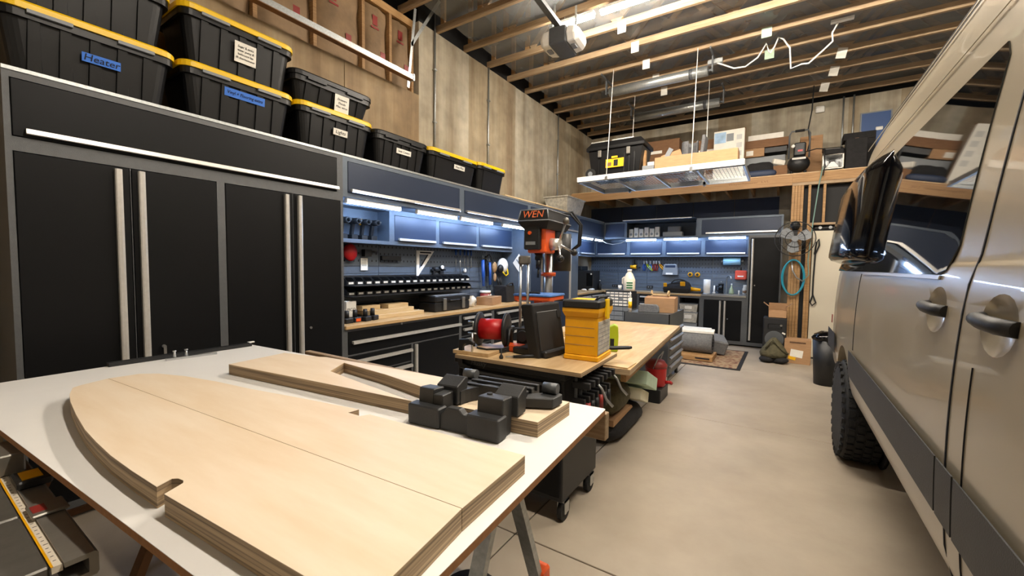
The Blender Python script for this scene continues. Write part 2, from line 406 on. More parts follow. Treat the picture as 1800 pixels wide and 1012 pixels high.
# ================================================================== cabinets
def handle_h(x0, x1, z):
    return MB().prism([(-0.034, z + 0.012), (-0.038, z - 0.014), (-0.03, z - 0.018), (-0.002, z - 0.004), (-0.002, z + 0.016)], x0, x1, 'x')
def handle_v(x, z0, z1, s=1):
    return MB().prism([(x - 0.017, -0.002), (x + 0.017, -0.002), (x + 0.017, -0.03), (x + 0.005, -0.036), (x - 0.011, -0.036), (x - 0.017, -0.03)], z0, z1, 'z')
def cabinet(name, label, cat, loc, rz, w, d, z0, z1, fronts, fm='frame', dm='door', group=None, openings=(), top=None):
    """front on local y=0 facing -y; fronts: (x0,x1,z0,z1,kind,[handle spec])"""
    t = thing(name, label, cat, loc, rz, group)
    rects = [(a - 0.004, b + 0.004, c - 0.004, e + 0.004) for a, b, c, e, *_ in fronts] + list(openings)
    cx = sorted({0, w, *[v for r in rects for v in r[:2]]}); cz = sorted({z0, z1, *[v for r in rects for v in r[2:]]})
    fr = MB()
    for i in range(len(cx) - 1):
        for j in range(len(cz) - 1):
            mx, mz = (cx[i] + cx[i+1]) / 2, (cz[j] + cz[j+1]) / 2
            if not any(r[0] < mx < r[1] and r[2] < mz < r[3] for r in rects): fr.box(cx[i], cx[i+1], 0, 0.02, cz[j], cz[j+1])
    bm = MB()
    if openings:
        bm.box(0, 0.02, 0.02, d, z0, z1).box(w - 0.02, w, 0.02, d, z0, z1).box(0, w, 0.02, d, z0, z0 + 0.02).box(0, w, 0.02, d, z1 - 0.02, z1).box(0, w, d - 0.01, d, z0, z1)
        for r in rects:
            bm.box(r[0] - 0.02, r[0], 0.02, d, r[2], r[3]); bm.box(r[1], r[1] + 0.02, 0.02, d, r[2], r[3])
    else:
        bm.box(0, w, 0.02, d, z0, z1)
    bm.build('body', fm, t); fr.build('frame', fm, t)
    for f in fronts:
        a, b, c, e, kind = f[:5]
        dr = MB().box(a, b, -0.004, 0.019, c, e).build(kind, dm, t, bevel=0.0025)
        for h in f[5:]:
            if h[0] == 'h': handle_h(h[1], h[2], h[3]).build('handle', 'alu', dr)
            elif h[0] == 'v': handle_v(h[1], h[2], h[3]).build('handle', 'alu', dr)
            elif h[0] == 'k': MB().cyl((h[1], -0.004, h[2]), (h[1], -0.014, h[2]), 0.011).build('lock', 'steel', dr)
    if top: MB().box(-0.0, w, -0.006, d, z1, z1 + 0.02).build('top_sheet', top, t)
    return t
R90 = PI / 2
def Lc(y): return (X0, y, 0)
# two tall lockers and the flip-up cabinet above them
for (ya, yb, lab, lk) in ((0.42, 1.44, 'tall black double-door locker at far left, nearest the camera', ((0.63, 0.99),)), (1.44, 2.465, 'tall black double-door locker beside the workbench bins', ((0.655, 1.08),))):
    W = yb - ya; m_ = 0.03
    c1 = (W / 2) + (0.0 if ya < 1 else 0.03)
    fr_ = [(m_, c1 - 0.006, 0.12, 2.14, 'door', ('v', c1 - 0.062, 0.2, 2.125)), (c1 + 0.006, W - m_, 0.12, 2.14, 'door', ('v', c1 + 0.05, 0.2, 2.13), ('k', c1 + 0.14, 0.98))]
    t = cabinet('tall_locker', lab, 'locker', Lc(ya), R90, W, 0.6, 0.05, 2.19, fr_, group='tall lockers along the left wall')
    d2 = [c for c in t.children if c.name.startswith('door')][1]
    if ya < 1:
        MB().cyl((c1 + 0.14, -0.014, 0.98), (c1 + 0.14, -0.026, 0.978), 0.004).box(c1 + 0.132, c1 + 0.148, -0.03, -0.027, 0.93, 0.985).build('key', 'steel', d2)
t = cabinet('overhead_cabinet', 'wide black flip-up overhead cabinet above the two tall lockers', 'cabinet', Lc(0.42), R90, 2.045, 0.6, 2.19, 2.57,
        [(0.03, 1.98, 2.225, 2.53, 'door', ('h', 0.075, 1.985, 2.255))], top='galv')
segs = [(2.465, 4.205, 'slate flip-up overhead cabinet directly right of the tall lockers', (0.055, 1.69)), (4.205, 5.92, 'slate flip-up overhead cabinet below the small yellow-lidded tote', (0.055, 1.66)),
        (5.92, 7.9, 'slate flip-up overhead cabinet behind the drill press head', None), (7.9, 9.35, 'slate flip-up overhead cabinet in the back left corner', None)]
for (ya, yb, lab, hs) in segs:
    W = yb - ya; hh = (('h', 0.08, W - 0.06, 2.255),) if hs or ya < 6 else ()
    cabinet('overhead_cabinet', lab, 'cabinet', Lc(ya), R90, W, 0.6, 2.19, 2.57, [(0.055, W - 0.045, 2.235, 2.525, 'door', *hh)], 'frameg', 'doorb', top='galv')
# small wall cabinets under the overhead row (front at x = -3.75)
XS = -3.86
names = [(2.47, 3.36, 'open grey wall cabinet holding cordless drills', True), (3.36, 4.13, 'small slate wall cabinet right of the open drill cabinet', False),
         (4.13, 5.0, 'small slate wall cabinet above the speed square, middle of three', False), (5.0, 5.97, 'small slate wall cabinet nearest the drill press', False)]
for ya, yb, lab, op in names:
    W = yb - ya
    if op: cabinet('wall_cabinet', lab, 'cabinet', (XS, ya, 0), R90, W, 0.22, 1.78, 2.19, [], 'frameg', 'doorb', openings=[(0.02, W - 0.04, 1.82, 2.17)])
    else: cabinet('wall_cabinet', lab, 'cabinet', (XS, ya, 0), R90, W, 0.22, 1.78, 2.19, [(0.04, W - 0.035, 1.83, 2.13, 'door', ('h', 0.09, W - 0.06, 1.85))], 'frameg', 'doorb', group='small wall cabinets over the workbench')
# cordless drills in the open cabinet
for i in range(5):
    yy = 2.66 + i * 0.13
    t = thing('cordless_drill', ['cordless drill hanging leftmost in the open wall cabinet', 'second cordless drill from the left in the open wall cabinet', 'cordless drill hanging in the middle of the open wall cabinet', 'fourth cordless drill from the left in the open wall cabinet', 'cordless drill hanging rightmost in the open wall cabinet'][i], 'drill', (-3.96, yy, 1.822), 0, 'drills in the open cabinet')
    MB().cyl((0.08, 0, 0.2), (-0.06, 0, 0.2), 0.032, 0.036).cyl((0.08, 0, 0.2), (0.12, 0, 0.2), 0.02, 0.012).build('motor_body', 'bplast', t); MB().cyl((-0.061, 0, 0.2), (-0.03, 0, 0.2), 0.0375).build('rear_cap', 'amber' if i in (1, 3) else 'bplast', t)
    MB().obox((-0.04, 0, 0.12), (0.045, 0.035, 0.15), (0, 0.2, 0)).build('grip', 'bplast', t, bevel=0.006)
    MB().box(-0.1, 0.01, -0.04, 0.04, 0.0, 0.055).build('battery', 'bplast', t, bevel=0.005)
# workbench bases
def drawer_fronts(x0, x1, rows, hx0, hx1):
    return [(x0, x1, a, b, 'drawer', ('h', hx0, hx1, b - 0.04)) for a, b in rows]
W = 4.19 - 2.465
cabinet('base_cabinet', 'black workbench base with one wide drawer over two drawers and a door', 'cabinet', Lc(2.465), R90, W, 0.58, 0.05, 0.915,
        [(0.04, W - 0.03, 0.665, 0.89, 'drawer', ('h', 0.08, W - 0.01, 0.78), ('k', W / 2 - 0.15, 0.9)),
         (0.04, 0.86, 0.46, 0.645, 'drawer', ('h', 0.08, 0.86, 0.585)), (0.04, 0.86, 0.12, 0.445, 'drawer', ('h', 0.08, 0.86, 0.41)),
         (0.9, W - 0.03, 0.12, 0.645, 'door', ('v', 0.925, 0.16, 0.64))])
cabinet('base_cabinet', 'narrow black drawer base half hidden behind the cord reel', 'cabinet', Lc(4.19), R90, 0.72, 0.58, 0.05, 0.915,
        drawer_fronts(0.03, 0.69, [(0.12, 0.29), (0.305, 0.45), (0.465, 0.6), (0.615, 0.74), (0.755, 0.89)], 0.05, 0.66))
cabinet('base_cabinet', 'black drawer base at the right end of the left workbench', 'cabinet', Lc(4.91), R90, 1.05, 0.58, 0.05, 0.915,
        drawer_fronts(0.05, 1.0, [(0.12, 0.35), (0.365, 0.56), (0.575, 0.72), (0.735, 0.89)], 0.1, 0.95))
tag(MB().box(-4.1, X0 + 0.025, 2.466, 5.965, 0.916, 0.953).build('worktop', 'maple', bevel=0.004), 'butcher block worktop of the long left workbench', 'worktop')
# pegboard wall above the bench: slotted panels over grooved slats
pw = thing('pegboard', 'slotted grey steel pegboard wall above the left workbench', 'pegboard', (XW + 0.01, 2.47, 0.953))
for i in range(4):
    a = 2.47 + i * 0.875
    MB().box(XW + 0.012, XW + 0.03, a, a + 0.87, 1.53, 1.778).build('slotted_panel', 'pegy', pw, world=True)
    for k in range(7): MB().box(XW + 0.012, XW + 0.026, a, a + 0.87, 0.955 + k * 0.082, 0.955 + k * 0.082 + 0.078).build('slat', 'frameg', pw, world=True)
# tall cabinet right of the bench
cabinet('tall_locker', 'tall slate locker standing behind the drill press', 'locker', Lc(5.97), R90, 1.95, 0.6, 0.05, 2.19,
        [(0.04, 0.8, 0.12, 2.14, 'door', ('v', 0.74, 0.2, 2.1)), (0.82, 1.62, 0.12, 2.14, 'door', ('v', 1.54, 0.2, 2.1))], 'frameg', 'doorb')
# led bars
def led_bar(label, loc, rz, ln, group):
    t = thing('led_bar', label, 'light', loc, rz, group)
    MB().box(0, ln, -0.012, 0.024, 0.012, 0.03).box(-0.01, 0, -0.014, 0.026, -0.018, 0.03).box(ln, ln + 0.01, -0.014, 0.026, -0.018, 0.03).build('housing', 'white', t)
    MB().box(0.003, ln - 0.003, -0.01, 0.022, -0.016, 0.011).build('diffuser', 'led', t)
    return t
for ya, yb, lab in ((2.526, 3.188, 'led bar above the open drill cabinet, longest of the left row'), (3.451, 4.129, 'led bar over the small cabinet beside the drill cabinet'), (4.231, 4.918, 'led bar over the middle small wall cabinet'), (5.196, 5.85, 'led bar ending at the drill press head')):
    led_bar(lab, (-3.535, ya, 2.155), R90, yb - ya, 'led bars over the left bench')
for ya, yb, lab in ((8.08, 8.72, 'led bar over the corner cabinet, next to the tall slate locker'), (8.86, 9.31, 'led bar in the back left corner with a looping wire')):
    led_bar(lab, (-3.535, ya, 2.155), R90, yb - ya, 'led bars in the back corner')
for xa, xb, lab in ((-2.99, -2.33, 'led bar on the back wall under the open upper cabinet, left one'), (-2.16, -1.49, 'led bar on the back wall above the dustpan tray'), (-1.27, -0.62, 'led bar on the back wall above the sink')):
    led_bar(lab, (xa, YB + 0.035, 2.155), 0, xb - xa, 'led bars on the back wall')
t = tag(MB().tube([(-3.53, 9.31, 2.15), (-3.45, 9.35, 2.1), (-3.3, 9.37, 2.07), (-3.1, 9.38, 2.1), (-3.0, 9.38, 2.15)], 0.006).build('wire', 'white'), 'white wire looping between two led bars in the corner', 'wire')

# ================================================================== totes on the cabinets
def tote(label, y0, y1, z0, h, lid='yellow', depth=0.5, group=None, xf=-3.54, ribs=5):
    """front faces +x; y0..y1 is the lid extent along the wall"""
    t = thing('storage_tote', label, 'tote', (xf, y0, z0), R90, group)
    W = y1 - y0; D = depth; lt = 0.045
    def ring(ins, z, r, n=5):
        P = []
        for cx, cy, a0 in ((W - ins - r, D - ins - r, 0), (ins + r, D - ins - r, PI / 2), (ins + r, ins + r, PI), (W - ins - r, ins + r, 1.5 * PI)):
            for k in range(n + 1):
                a = a0 + PI / 2 * k / n; P.append((cx + r * math.cos(a), cy + r * math.sin(a), z))
        return P
    b = MB().loft([ring(0.075, 0, 0.06), ring(0.07, 0.01, 0.065), ring(0.03, h - lt - 0.03, 0.07)], smooth=False)
    b.loft([ring(0.012, h - lt - 0.045, 0.07), ring(0.012, h - lt, 0.07)])
    body = b.build('body', 'tote', t)
    # moulded ribs on the front face
    rb = MB()
    for i in range(ribs):
        u = 0.16 + (W - 0.32) * i / max(ribs - 1, 1); hw = 0.028
        zb, zt = 0.02, h - lt - 0.045
        yb, yt = 0.07 - 0.012, 0.033 - 0.012
        rb.add([(u - hw, yb, zb), (u + hw, yb, zb), (u + hw * 0.8, yt, zt), (u - hw * 0.8, yt, zt), (u - hw - .012, yb + 0.03, zb), (u + hw + .012, yb + 0.03, zb), (u + hw, yt + 0.03, zt), (u - hw, yt + 0.03, zt)],
               [(0, 1, 2, 3), (4, 0, 3, 7), (1, 5, 6, 2), (3, 2, 6, 7), (0, 4, 5, 1), (4, 7, 6, 5)])
    rb.build('ribs', 'tote', body)
    l = MB().loft([ring(0.0, h - lt, 0.09), ring(0.0, h - 0.012, 0.09), ring(0.01, h, 0.085), ring(0.035, h, 0.07), ring(0.045, h - 0.015, 0.06)])
    lo = l.build('lid', lid, t)
    for u in (0.27, 0.73): MB().box(W * u - 0.09, W * u + 0.09, -0.006, 0.02, h - lt - 0.018, h - lt + 0.002).build('latch_lip', 'greyplast' if lid == 'yellow' else 'tote', t)
    return t
def tote_label(t, u, z, w, h, m, body=None, size=0.05, dy=0.045, tm='ink', lines=None, tilt=0.0, sx=1.0):
    p = MB().obox((u, dy - 0.02, z), (w, 0.002, h), (0.125, tilt, 0)).build('label', m, t)
    p['label'] = 'stuck-on label'
    if lines is None: lines = [body]
    n = len(lines)
    for i, s_ in enumerate(lines):
        dz = (n - 1) / 2 * size * 1.15 - i * size * 1.15
        text('lettering', s_, size, tm, p, (u, dy - 0.0225 - dz * 0.13, z + dz), (PI / 2 + 0.125, tilt, 0), 0.15, sx)
ZT = 2.592
G = 'storage totes on top of the left cabinets'
a = tote('big black tote with yellow lid and blue tape reading Heater', 0.395, 1.215, ZT, 0.385, group=G)
tote_label(a, 0.435, 0.185, 0.175, 0.052, 'tape', 'Heater', 0.055, sx=1.05)
a2 = tote('black tote cut off by the top of the picture, stacked on the Heater tote', 0.385, 1.2, ZT + 0.387, 0.385, group=G)
tote_label(a2, 0.36, 0.29, 0.1, 0.12, 'paper', lines=['Books', 'cables'], size=0.03)
b = tote('black tote with yellow lid and long blue tape label', 1.225, 2.045, ZT, 0.385, group=G)
tote_label(b, 0.425, 0.25, 0.29, 0.062, 'tape', 'Vinyl + Flooring extra', 0.034, sx=0.85)
b2 = tote('black tote with yellow lid and four-line note, upper of two', 1.228, 2.055, ZT + 0.387, 0.4, group=G)
tote_label(b2, 0.43, 0.19, 0.155, 0.15, 'paper', lines=['Sugar & extra', 'water pump &', 'bathroom fan', 'IR thermometer'], size=0.024, sx=0.85)
c = tote('black tote with yellow lid and small white Lights label', 2.055, 2.868, ZT, 0.385, group=G)
tote_label(c, 0.43, 0.2, 0.15, 0.06, 'paper', 'Lights', 0.045)
c2 = tote('black tote with a grey black lid and three torn labels, holding cardboard', 2.012, 2.862, ZT + 0.387, 0.25, 'tote', group=G)
tote_label(c2, 0.49, 0.085, 0.15, 0.16, 'paper', lines=['Drawers', 'Decals', 'Misc wires'], size=0.028)
d = tote('plain black tote with black lid and Seat Covers label', 2.875, 3.66, ZT, 0.36, 'tote', group=G)
tote_label(d, 0.4, 0.2, 0.21, 0.055, 'paper', 'Seat Covers', 0.034)
e = tote('smaller black tote with yellow lid and white label', 3.655, 4.62, ZT, 0.37, depth=0.42, group=G, ribs=1)
tote_label(e, 0.57, 0.22, 0.21, 0.055, 'paper', 'Heat Misc', 0.04)
f_ = tote('smallest black tote with yellow lid at the end of the row', 4.64, 5.34, ZT, 0.4, depth=0.42, group=G, ribs=1, xf=-3.56)
cp = thing('cardboard_sheet', 'torn cardboard sticking up behind the black-lidded tote', 'cardboard', (-3.9, 2.0, ZT))
MB().add([(-3.8, 1.98, 3.0), (-3.8, 2.2, 3.0), (-3.8, 2.1, 3.3), (-3.8, 1.99, 3.33)], [(0, 1, 2, 3)]).add([(-3.806, 1.98, 3.0), (-3.806, 2.2, 3.0), (-3.806, 2.1, 3.3), (-3.806, 1.99, 3.33)], [(3, 2, 1, 0)]).build('flap', 'card', cp, world=True)
MB().obox((-3.8, 2.32, 3.17), (0.006, 0.3, 0.16), (0.25, 0, 0)).build('flap', 'card', cp, world=True)
# lumber and grey bin lying on the overhead cabinets
for i, (ya, yb, xa, xb, z, h, lab) in enumerate(((5.2, 6.4, -3.62, -3.5, ZT, 0.02, 'thin pale board lying along the overhead cabinet edge'), (5.45, 6.9, -3.85, -3.66, ZT, 0.03, 'long pale board lying on the cabinets behind the thin board'), (5.7, 6.75, -3.8, -3.68, ZT + 0.031, 0.035, 'short plank stacked on top of the long pale board'), (6.1, 7.4, -3.58, -3.49, ZT, 0.018, 'thin strip of wood overhanging the overhead cabinet'))):
    tag(MB().box(xa, xb, ya, yb, z, z + h).build('board', 'palewood', bevel=0.002), lab, 'board', 'offcuts on the overhead cabinets')
t = thing('clear_bin', 'cloudy translucent storage bin on the corner overhead cabinet', 'bin', (-3.75, 7.75, ZT))
MB().loft([[(-0.2, -0.32, 0), (0.2, -0.32, 0), (0.2, 0.32, 0), (-0.2, 0.32, 0)], [(-0.25, -0.42, 0.3), (0.25, -0.42, 0.3), (0.25, 0.42, 0.3), (-0.25, 0.42, 0.3)]]).build('body', 'cleargrey', t)
MB().box(-0.27, 0.27, -0.44, 0.44, 0.3, 0.325).build('lid', 'cleargrey', t, bevel=0.006)

# ================================================================== items on the left bench
# hopper bins
def make_bin(label):
    t = thing('hopper_bin', label, 'bin', (0, 0, 0), R90, 'small parts bins on the bench wall')
    w_, d_, h_ = 0.104, 0.17, 0.078
    b = MB().box(0, w_, 0.0, d_, 0, 0.006).box(0, w_, d_ - 0.004, d_, 0, h_)
    for x_ in (0, w_ - 0.004):
        b.prism([(0.0, 0), (d_, 0), (d_, h_), (0.05, h_), (0.0, 0.042)], x_, x_ + 0.004, 'x')
    b.box(0, w_, 0, 0.004, 0, 0.038)
    b.build('shell', 'bplast', t)
    MB().box(0.022, w_ - 0.022, -0.003, 0.0, 0.008, 0.03).build('paper_tag', 'paper', t)
    return t
ordn = ['first', 'second', 'third', 'fourth', 'fifth', 'sixth', 'seventh', 'eighth', 'ninth', 'tenth', 'eleventh', 'twelfth', 'thirteenth', 'fourteenth', 'fifteenth', 'sixteenth', 'seventeenth', 'eighteenth']
binp = None
for row, (zb, nb) in enumerate(((1.325, 18), (1.215, 18))):
    for i in range(nb):
        lab = 'black hopper bin, %s from the left in the %s row' % (ordn[i], 'upper' if row == 0 else 'lower')
        loc = (-3.88 + 0.05 * row, 2.76 - 0.03 * row + i * 0.1165, zb)
        if binp is None: binp = make_bin(lab); binp.location = loc
        else: dup(binp, loc, None, lab)
tag(MB().box(-4.08, -3.7, 2.7, 4.9, 1.205, 1.213).box(-4.08, -4.07, 2.74, 4.9, 1.2, 1.42).box(-4.08, -3.72, 2.74, 4.9, 1.315, 1.323).build('bin_rack', 'bplast'), 'black shelf rack carrying the two rows of hopper bins', 'rack')
for i, (yy, s_) in enumerate(((2.9, 1.0), (3.05, 1.0), (3.22, 1.1), (3.36, 1.1), (3.5, 1.1))):
    t = dup(binp, (-3.82, yy, 0.954), None, 'black hopper bin standing on the worktop, %s from the left' % ordn[i]); t.scale = (1.25, 1.15, 1.9)
    tag(MB().obox((-3.92, yy + 0.06, 1.02), (0.05, 0.03, 0.1), (0.4, 0.5, 0)).build('hardware_bag', 'paper' if i % 2 else 'cleargrey'), 'plastic bag of hardware in the %s worktop bin' % ordn[i], 'bag')
# stacked boards
for i, (x0, x1, ya, yb, z, h, lab) in enumerate(((-3.9, -3.66, 2.98, 3.68, 0.954, 0.045, 'lowest and longest board of the bench wood stack'), (-3.9, -3.7, 2.9, 3.55, 0.9995, 0.05, 'middle board of the bench wood stack'), (-3.88, -3.72, 3.18, 3.48, 1.05, 0.05, 'short top block of the bench wood stack'), (-3.9, -3.76, 2.86, 3.1, 1.05, 0.05, 'left top block of the bench wood stack'))):
    tag(MB().box(x0, x1, ya, yb, z, z + h).build('board', 'palewood', bevel=0.002), lab, 'board', 'boards stacked on the bench')
# batteries / chargers near the locker
for i in range(4):
    t = thing('tool_battery', 'black power tool battery on the bench end, %s from the locker' % ordn[i], 'battery', (-3.66 - 0.02 * (i % 2), 2.6 + i * 0.11, 0.954), 0.1 * i, 'batteries by the tall locker')
    MB().box(-0.05, 0.05, -0.045, 0.045, 0, 0.05).build('body', 'bplast', t, bevel=0.006)
    MB().cyl((0, 0, 0.05), (0, 0, 0.125), 0.024, 0.022).build('stem', 'bplast', t)
    if i == 1: MB().box(0.05, 0.052, -0.03, 0.03, 0.008, 0.04).build('badge', 'orange', t)
t = thing('spray_bottle', 'small clear bottle with a pale cap next to the tall locker', 'bottle', (-3.72, 2.53, 0.954))
MB().lathe([(0.03, 0), (0.032, 0.01), (0.032, 0.12), (0.015, 0.15), (0.012, 0.16)]).build('body', 'card', t)
MB().cyl((0, 0, 0.16), (0, 0, 0.2), 0.016).build('cap', 'white', t)
t = thing('paper_carton', 'white printed carton behind the tool batteries', 'carton', (-3.8, 2.72, 0.954))
MB().box(-0.05, 0.05, -0.06, 0.06, 0, 0.21).build('box', 'paper', t, bevel=0.003)
text('lettering', 'PICO', 0.045, 'ink', t, (0.051, 0.0, 0.12), (PI / 2, 0, PI / 2))
# tool case
t = thing('tool_case', 'black latched tool case with a pale lid on the left bench', 'case', (-3.62, 3.84, 0.954), R90)
MB().rbox(0, 0.68, 0, 0.3, 0, 0.12, 0.02).build('base', 'bplast', t)
lo = MB().rbox(-0.004, 0.684, -0.006, 0.304, 0.124, 0.205, 0.02).build('lid', 'bplast', t)
MB().rbox(0.03, 0.65, 0.02, 0.28, 0.2, 0.21, 0.015).build('lid_panel', 'greyplast', lo)
for u in (0.13, 0.5): MB().box(u, u + 0.055, -0.024, -0.004, 0.02, 0.17).build('latch', 'alus', t, bevel=0.004)
MB().tube([(0.25, -0.005, 0.14), (0.25, -0.03, 0.14), (0.43, -0.03, 0.14), (0.43, -0.005, 0.14)], 0.009).build('handle', 'bplast', t)
t = thing('cardboard_box', 'small brown cardboard box on the left bench', 'box', (-3.78, 5.2, 0.954), 0.25)
MB().box(-0.13, 0.13, -0.2, 0.2, 0, 0.12).build('carton', 'card', t, bevel=0.003)
MB().box(-0.03, 0.03, -0.2, 0.2, 0.12, 0.1212).build('packing_tape', 'cardd', t)
t = thing('tub', 'red tub with a white lid against the pegboard', 'tub', (-3.97, 5.35, 0.954))
MB().lathe([(0.075, 0), (0.085, 0.16)]).build('body', 'redm', t); MB().cyl((0, 0, 0.16), (0, 0, 0.195), 0.092).build('lid', 'white', t)
MB().box(0.06, 0.082, -0.03, 0.06, 0.08, 0.14).build('label', 'paper', t)
t = thing('tool_bag', 'black upright tool pouch at the far end of the left bench', 'bag', (-3.85, 5.72, 0.954))
MB().loft([[(-0.13, -0.11, 0), (0.13, -0.11, 0), (0.13, 0.11, 0), (-0.13, 0.11, 0)], [(-0.12, -0.12, 0.15), (0.13, -0.12, 0.15), (0.13, 0.12, 0.15), (-0.12, 0.12, 0.15)], [(-0.14, -0.11, 0.27), (0.12, -0.13, 0.27), (0.12, 0.13, 0.27), (-0.14, 0.11, 0.27)]]).build('body', 'cloth', t, bevel=0.012)
MB().tube([(0.1, -0.1, 0.26), (0.13, -0.05, 0.31), (0.13, 0.05, 0.31), (0.1, 0.1, 0.26)], 0.012).build('handle', 'bplast', t)
tag(MB().blob((-3.7, 5.9, 1.0), (0.05, 0.06, 0.045), jit=0.3, seed=3).build('orange_rag', 'orange'), 'crumpled orange rag at the far end of the bench', 'rag')
tag(MB().blob((-3.75, 4.72, 1.03), (0.06, 0.06, 0.08), jit=0.35, seed=5).build('paper_wrapper', 'paper'), 'crumpled paper wrapper right of the tool case', 'wrapper')
# hung on the pegboard
def hung(name, label, cat, y, z, x=-4.075): return thing(name, label, cat, (x, y, z))
t = hung('speed_square', 'white triangular speed square hanging on the left pegboard', 'square', 3.95, 1.74)
MB().prism([(0, 0), (0.33, 0), (0.3, -0.045), (0.05, -0.045), (0.05, -0.25), (0.26, -0.045), (0.3, -0.045), (0.33, 0), (0.03, -0.34), (0, -0.34)][:2] + [(0.03, -0.34), (0, -0.34)], 0.0, 0.012, 'x').build('plate', 'white', t)
MB().prism([(0.05, -0.05), (0.22, -0.05), (0.05, -0.24)], 0.012, 0.0135, 'x').build('cutout', 'pegy', t)
MB().box(0.012, 0.014, 0.06, 0.27, -0.035, -0.015).build('scale_slot', 'ink', t)
MB().obox((0.014, 0.14, -0.13), (0.003, 0.02, 0.2), (-0.68, 0, 0)).build('scale_slot', 'ink', t)
t = hung('paper_tag', 'white printed paper tag hanging on the pegboard', 'tag', 3.08, 1.62)
MB().box(0.005, 0.008, 0, 0.095, -0.14, 0).build('card', 'paper', t)
for k in range(6): MB().box(0.008, 0.009, 0.012, 0.08, -0.02 - k * 0.014, -0.015 - k * 0.014).build('print_line', 'greyplast', t)
t = hung('angle_grinder_clamp', 'dark clamp tool hanging above the paper tag', 'tool', 3.1, 1.64)
MB().box(0.0, 0.06, 0, 0.09, 0.0, 0.08).cyl((0.03, 0.09, 0.06), (0.03, 0.19, 0.055), 0.012).build('body', 'bplast', t)
t = hung('red_pouch', 'red round pouch hanging beside the tall locker', 'pouch', 2.92, 1.68)
MB().blob((0.04, 0, 0), (0.04, 0.085, 0.1), jit=0.06).build('body', 'red', t)
t = hung('tool_holder', 'long dark tool holder bar on the left pegboard', 'holder', 3.36, 1.6)
MB().box(0, 0.04, 0, 0.3, 0, 0.055).box(0, 0.05, 0, 0.3, 0.0, 0.012).build('bar', 'bplast', t, bevel=0.003)
t = hung('caliper', 'black caliper resting on pegboard hooks right of the square', 'caliper', 4.22, 1.47)
MB().box(0, 0.03, 0, 0.28, 0, 0.022).box(0, 0.03, 0.03, 0.07, -0.05, 0.05).box(0, 0.03, 0.17, 0.24, -0.04, 0.06).build('body', 'bplast', t)
MB().cyl((0.03, 0.2, 0.05), (0.045, 0.2, 0.05), 0.028).build('dial', 'white', t)
for i, (yy, ln) in enumerate(((4.72, 0.24), (4.82, 0.3), (4.92, 0.22), (5.0, 0.2), (5.08, 0.2))):
    t = hung('screwdriver', 'steel screwdriver hanging on the pegboard, %s from the left' % ordn[i], 'screwdriver', yy, 1.7)
    MB().cyl((0.03, 0, 0.0), (0.03, 0, 0.08), 0.013, 0.016).build('grip', 'bluetool', t); MB().cyl((0.03, 0, 0), (0.03, 0, -ln), 0.005).build('shaft', 'steel', t)
t = hung('pegboard_dial', 'white round magnet on the pegboard above the bins', 'magnet', 4.95, 1.47); MB().lathe([(0.03, 0), (0.03, 0.02), (0.02, 0.03)], axis='x').build('body', 'white', t)
for i, (yy, z, ln, m_) in enumerate(((5.32, 1.62, 0.4, 'bluetool'), (5.5, 1.58, 0.34, 'bluetool'), (5.42, 1.68, 0.3, 'bplast'))):
    t = hung('caulking_gun', ('blue caulking gun hanging leftmost by the helmet', 'blue caulking gun hanging nearest the ear muffs', 'black caulking gun hanging between the blue ones')[i], 'caulking gun', yy, z, -4.0)
    MB().cyl((0, 0, 0.02), (0, 0.03, -ln), 0.028, 0.024).build('barrel', m_, t); MB().tube([(0, 0, 0.02), (0.02, 0.05, 0.05), (0.03, 0.09, 0.0), (0.03, 0.11, -0.06)], 0.011).build('grip', 'bplast', t); MB().cyl((0, 0, 0.02), (0, -0.005, 0.09), 0.006).build('rod', 'steel', t)
t = hung('leather_glove', 'tan leather glove hanging between the caulking guns and the helmet', 'glove', 5.6, 1.52, -3.97)
MB().blob((0, 0, 0), (0.035, 0.055, 0.09), jit=0.15, seed=9).build('body', 'wood', t); MB().blob((0.01, 0.0, -0.16), (0.025, 0.03, 0.07), jit=0.2, seed=2).build('fingers', 'card', t)
t = hung('safety_helmet', 'white safety helmet with yellow strap hanging on the pegboard', 'helmet', 5.82, 1.55, -3.98)
MB().blob((0.02, 0, 0), (0.09, 0.105, 0.13), n=18, m=10).build('shell', 'white', t)
MB().tube([(0.07, 0.07, -0.05), (0.1, 0.05, -0.14), (0.1, -0.02, -0.17), (0.08, -0.08, -0.1)], 0.012).build('strap', 'yellow', t)
MB().blob((0.05, -0.1, -0.05), (0.05, 0.06, 0.07), n=12).build('ear_muff', 'bplast', t)
for i, (dy, ln) in enumerate(((0.0, 0.2), (0.07, 0.22))):
    t = hung('spring_clamp', 'dark clamp dangling below the helmet, %s' % ('left one' if i == 0 else 'right one'), 'clamp', 5.68 + dy + 0.02, 1.36, -3.98)
    MB().tube([(0, 0, 0), (0.01, 0.02, -ln * 0.5), (0, 0.05, -ln)], 0.016).tube([(0, 0.05, 0), (0.01, 0.03, -ln * 0.5), (0, 0.0, -ln)], 0.014).build('arms', 'bplast', t); MB().cyl((0, 0.02, -ln), (0, 0.06, -ln), 0.02).build('tips', 'steel', t)
t = thing('diamond_card', 'white square card hung diagonally on the locker side panel', 'card', (-3.72, 5.962, 1.6))
MB().prism([(0, 0.15), (0.12, 0), (0, -0.15), (-0.12, 0)], -0.008, -0.003, 'y').build('plate', 'paper', t)
MB().obox((0.0, -0.009, 0.0), (0.15, 0.002, 0.02), (0, 0.9, 0)).build('slot', 'greyplast', t)

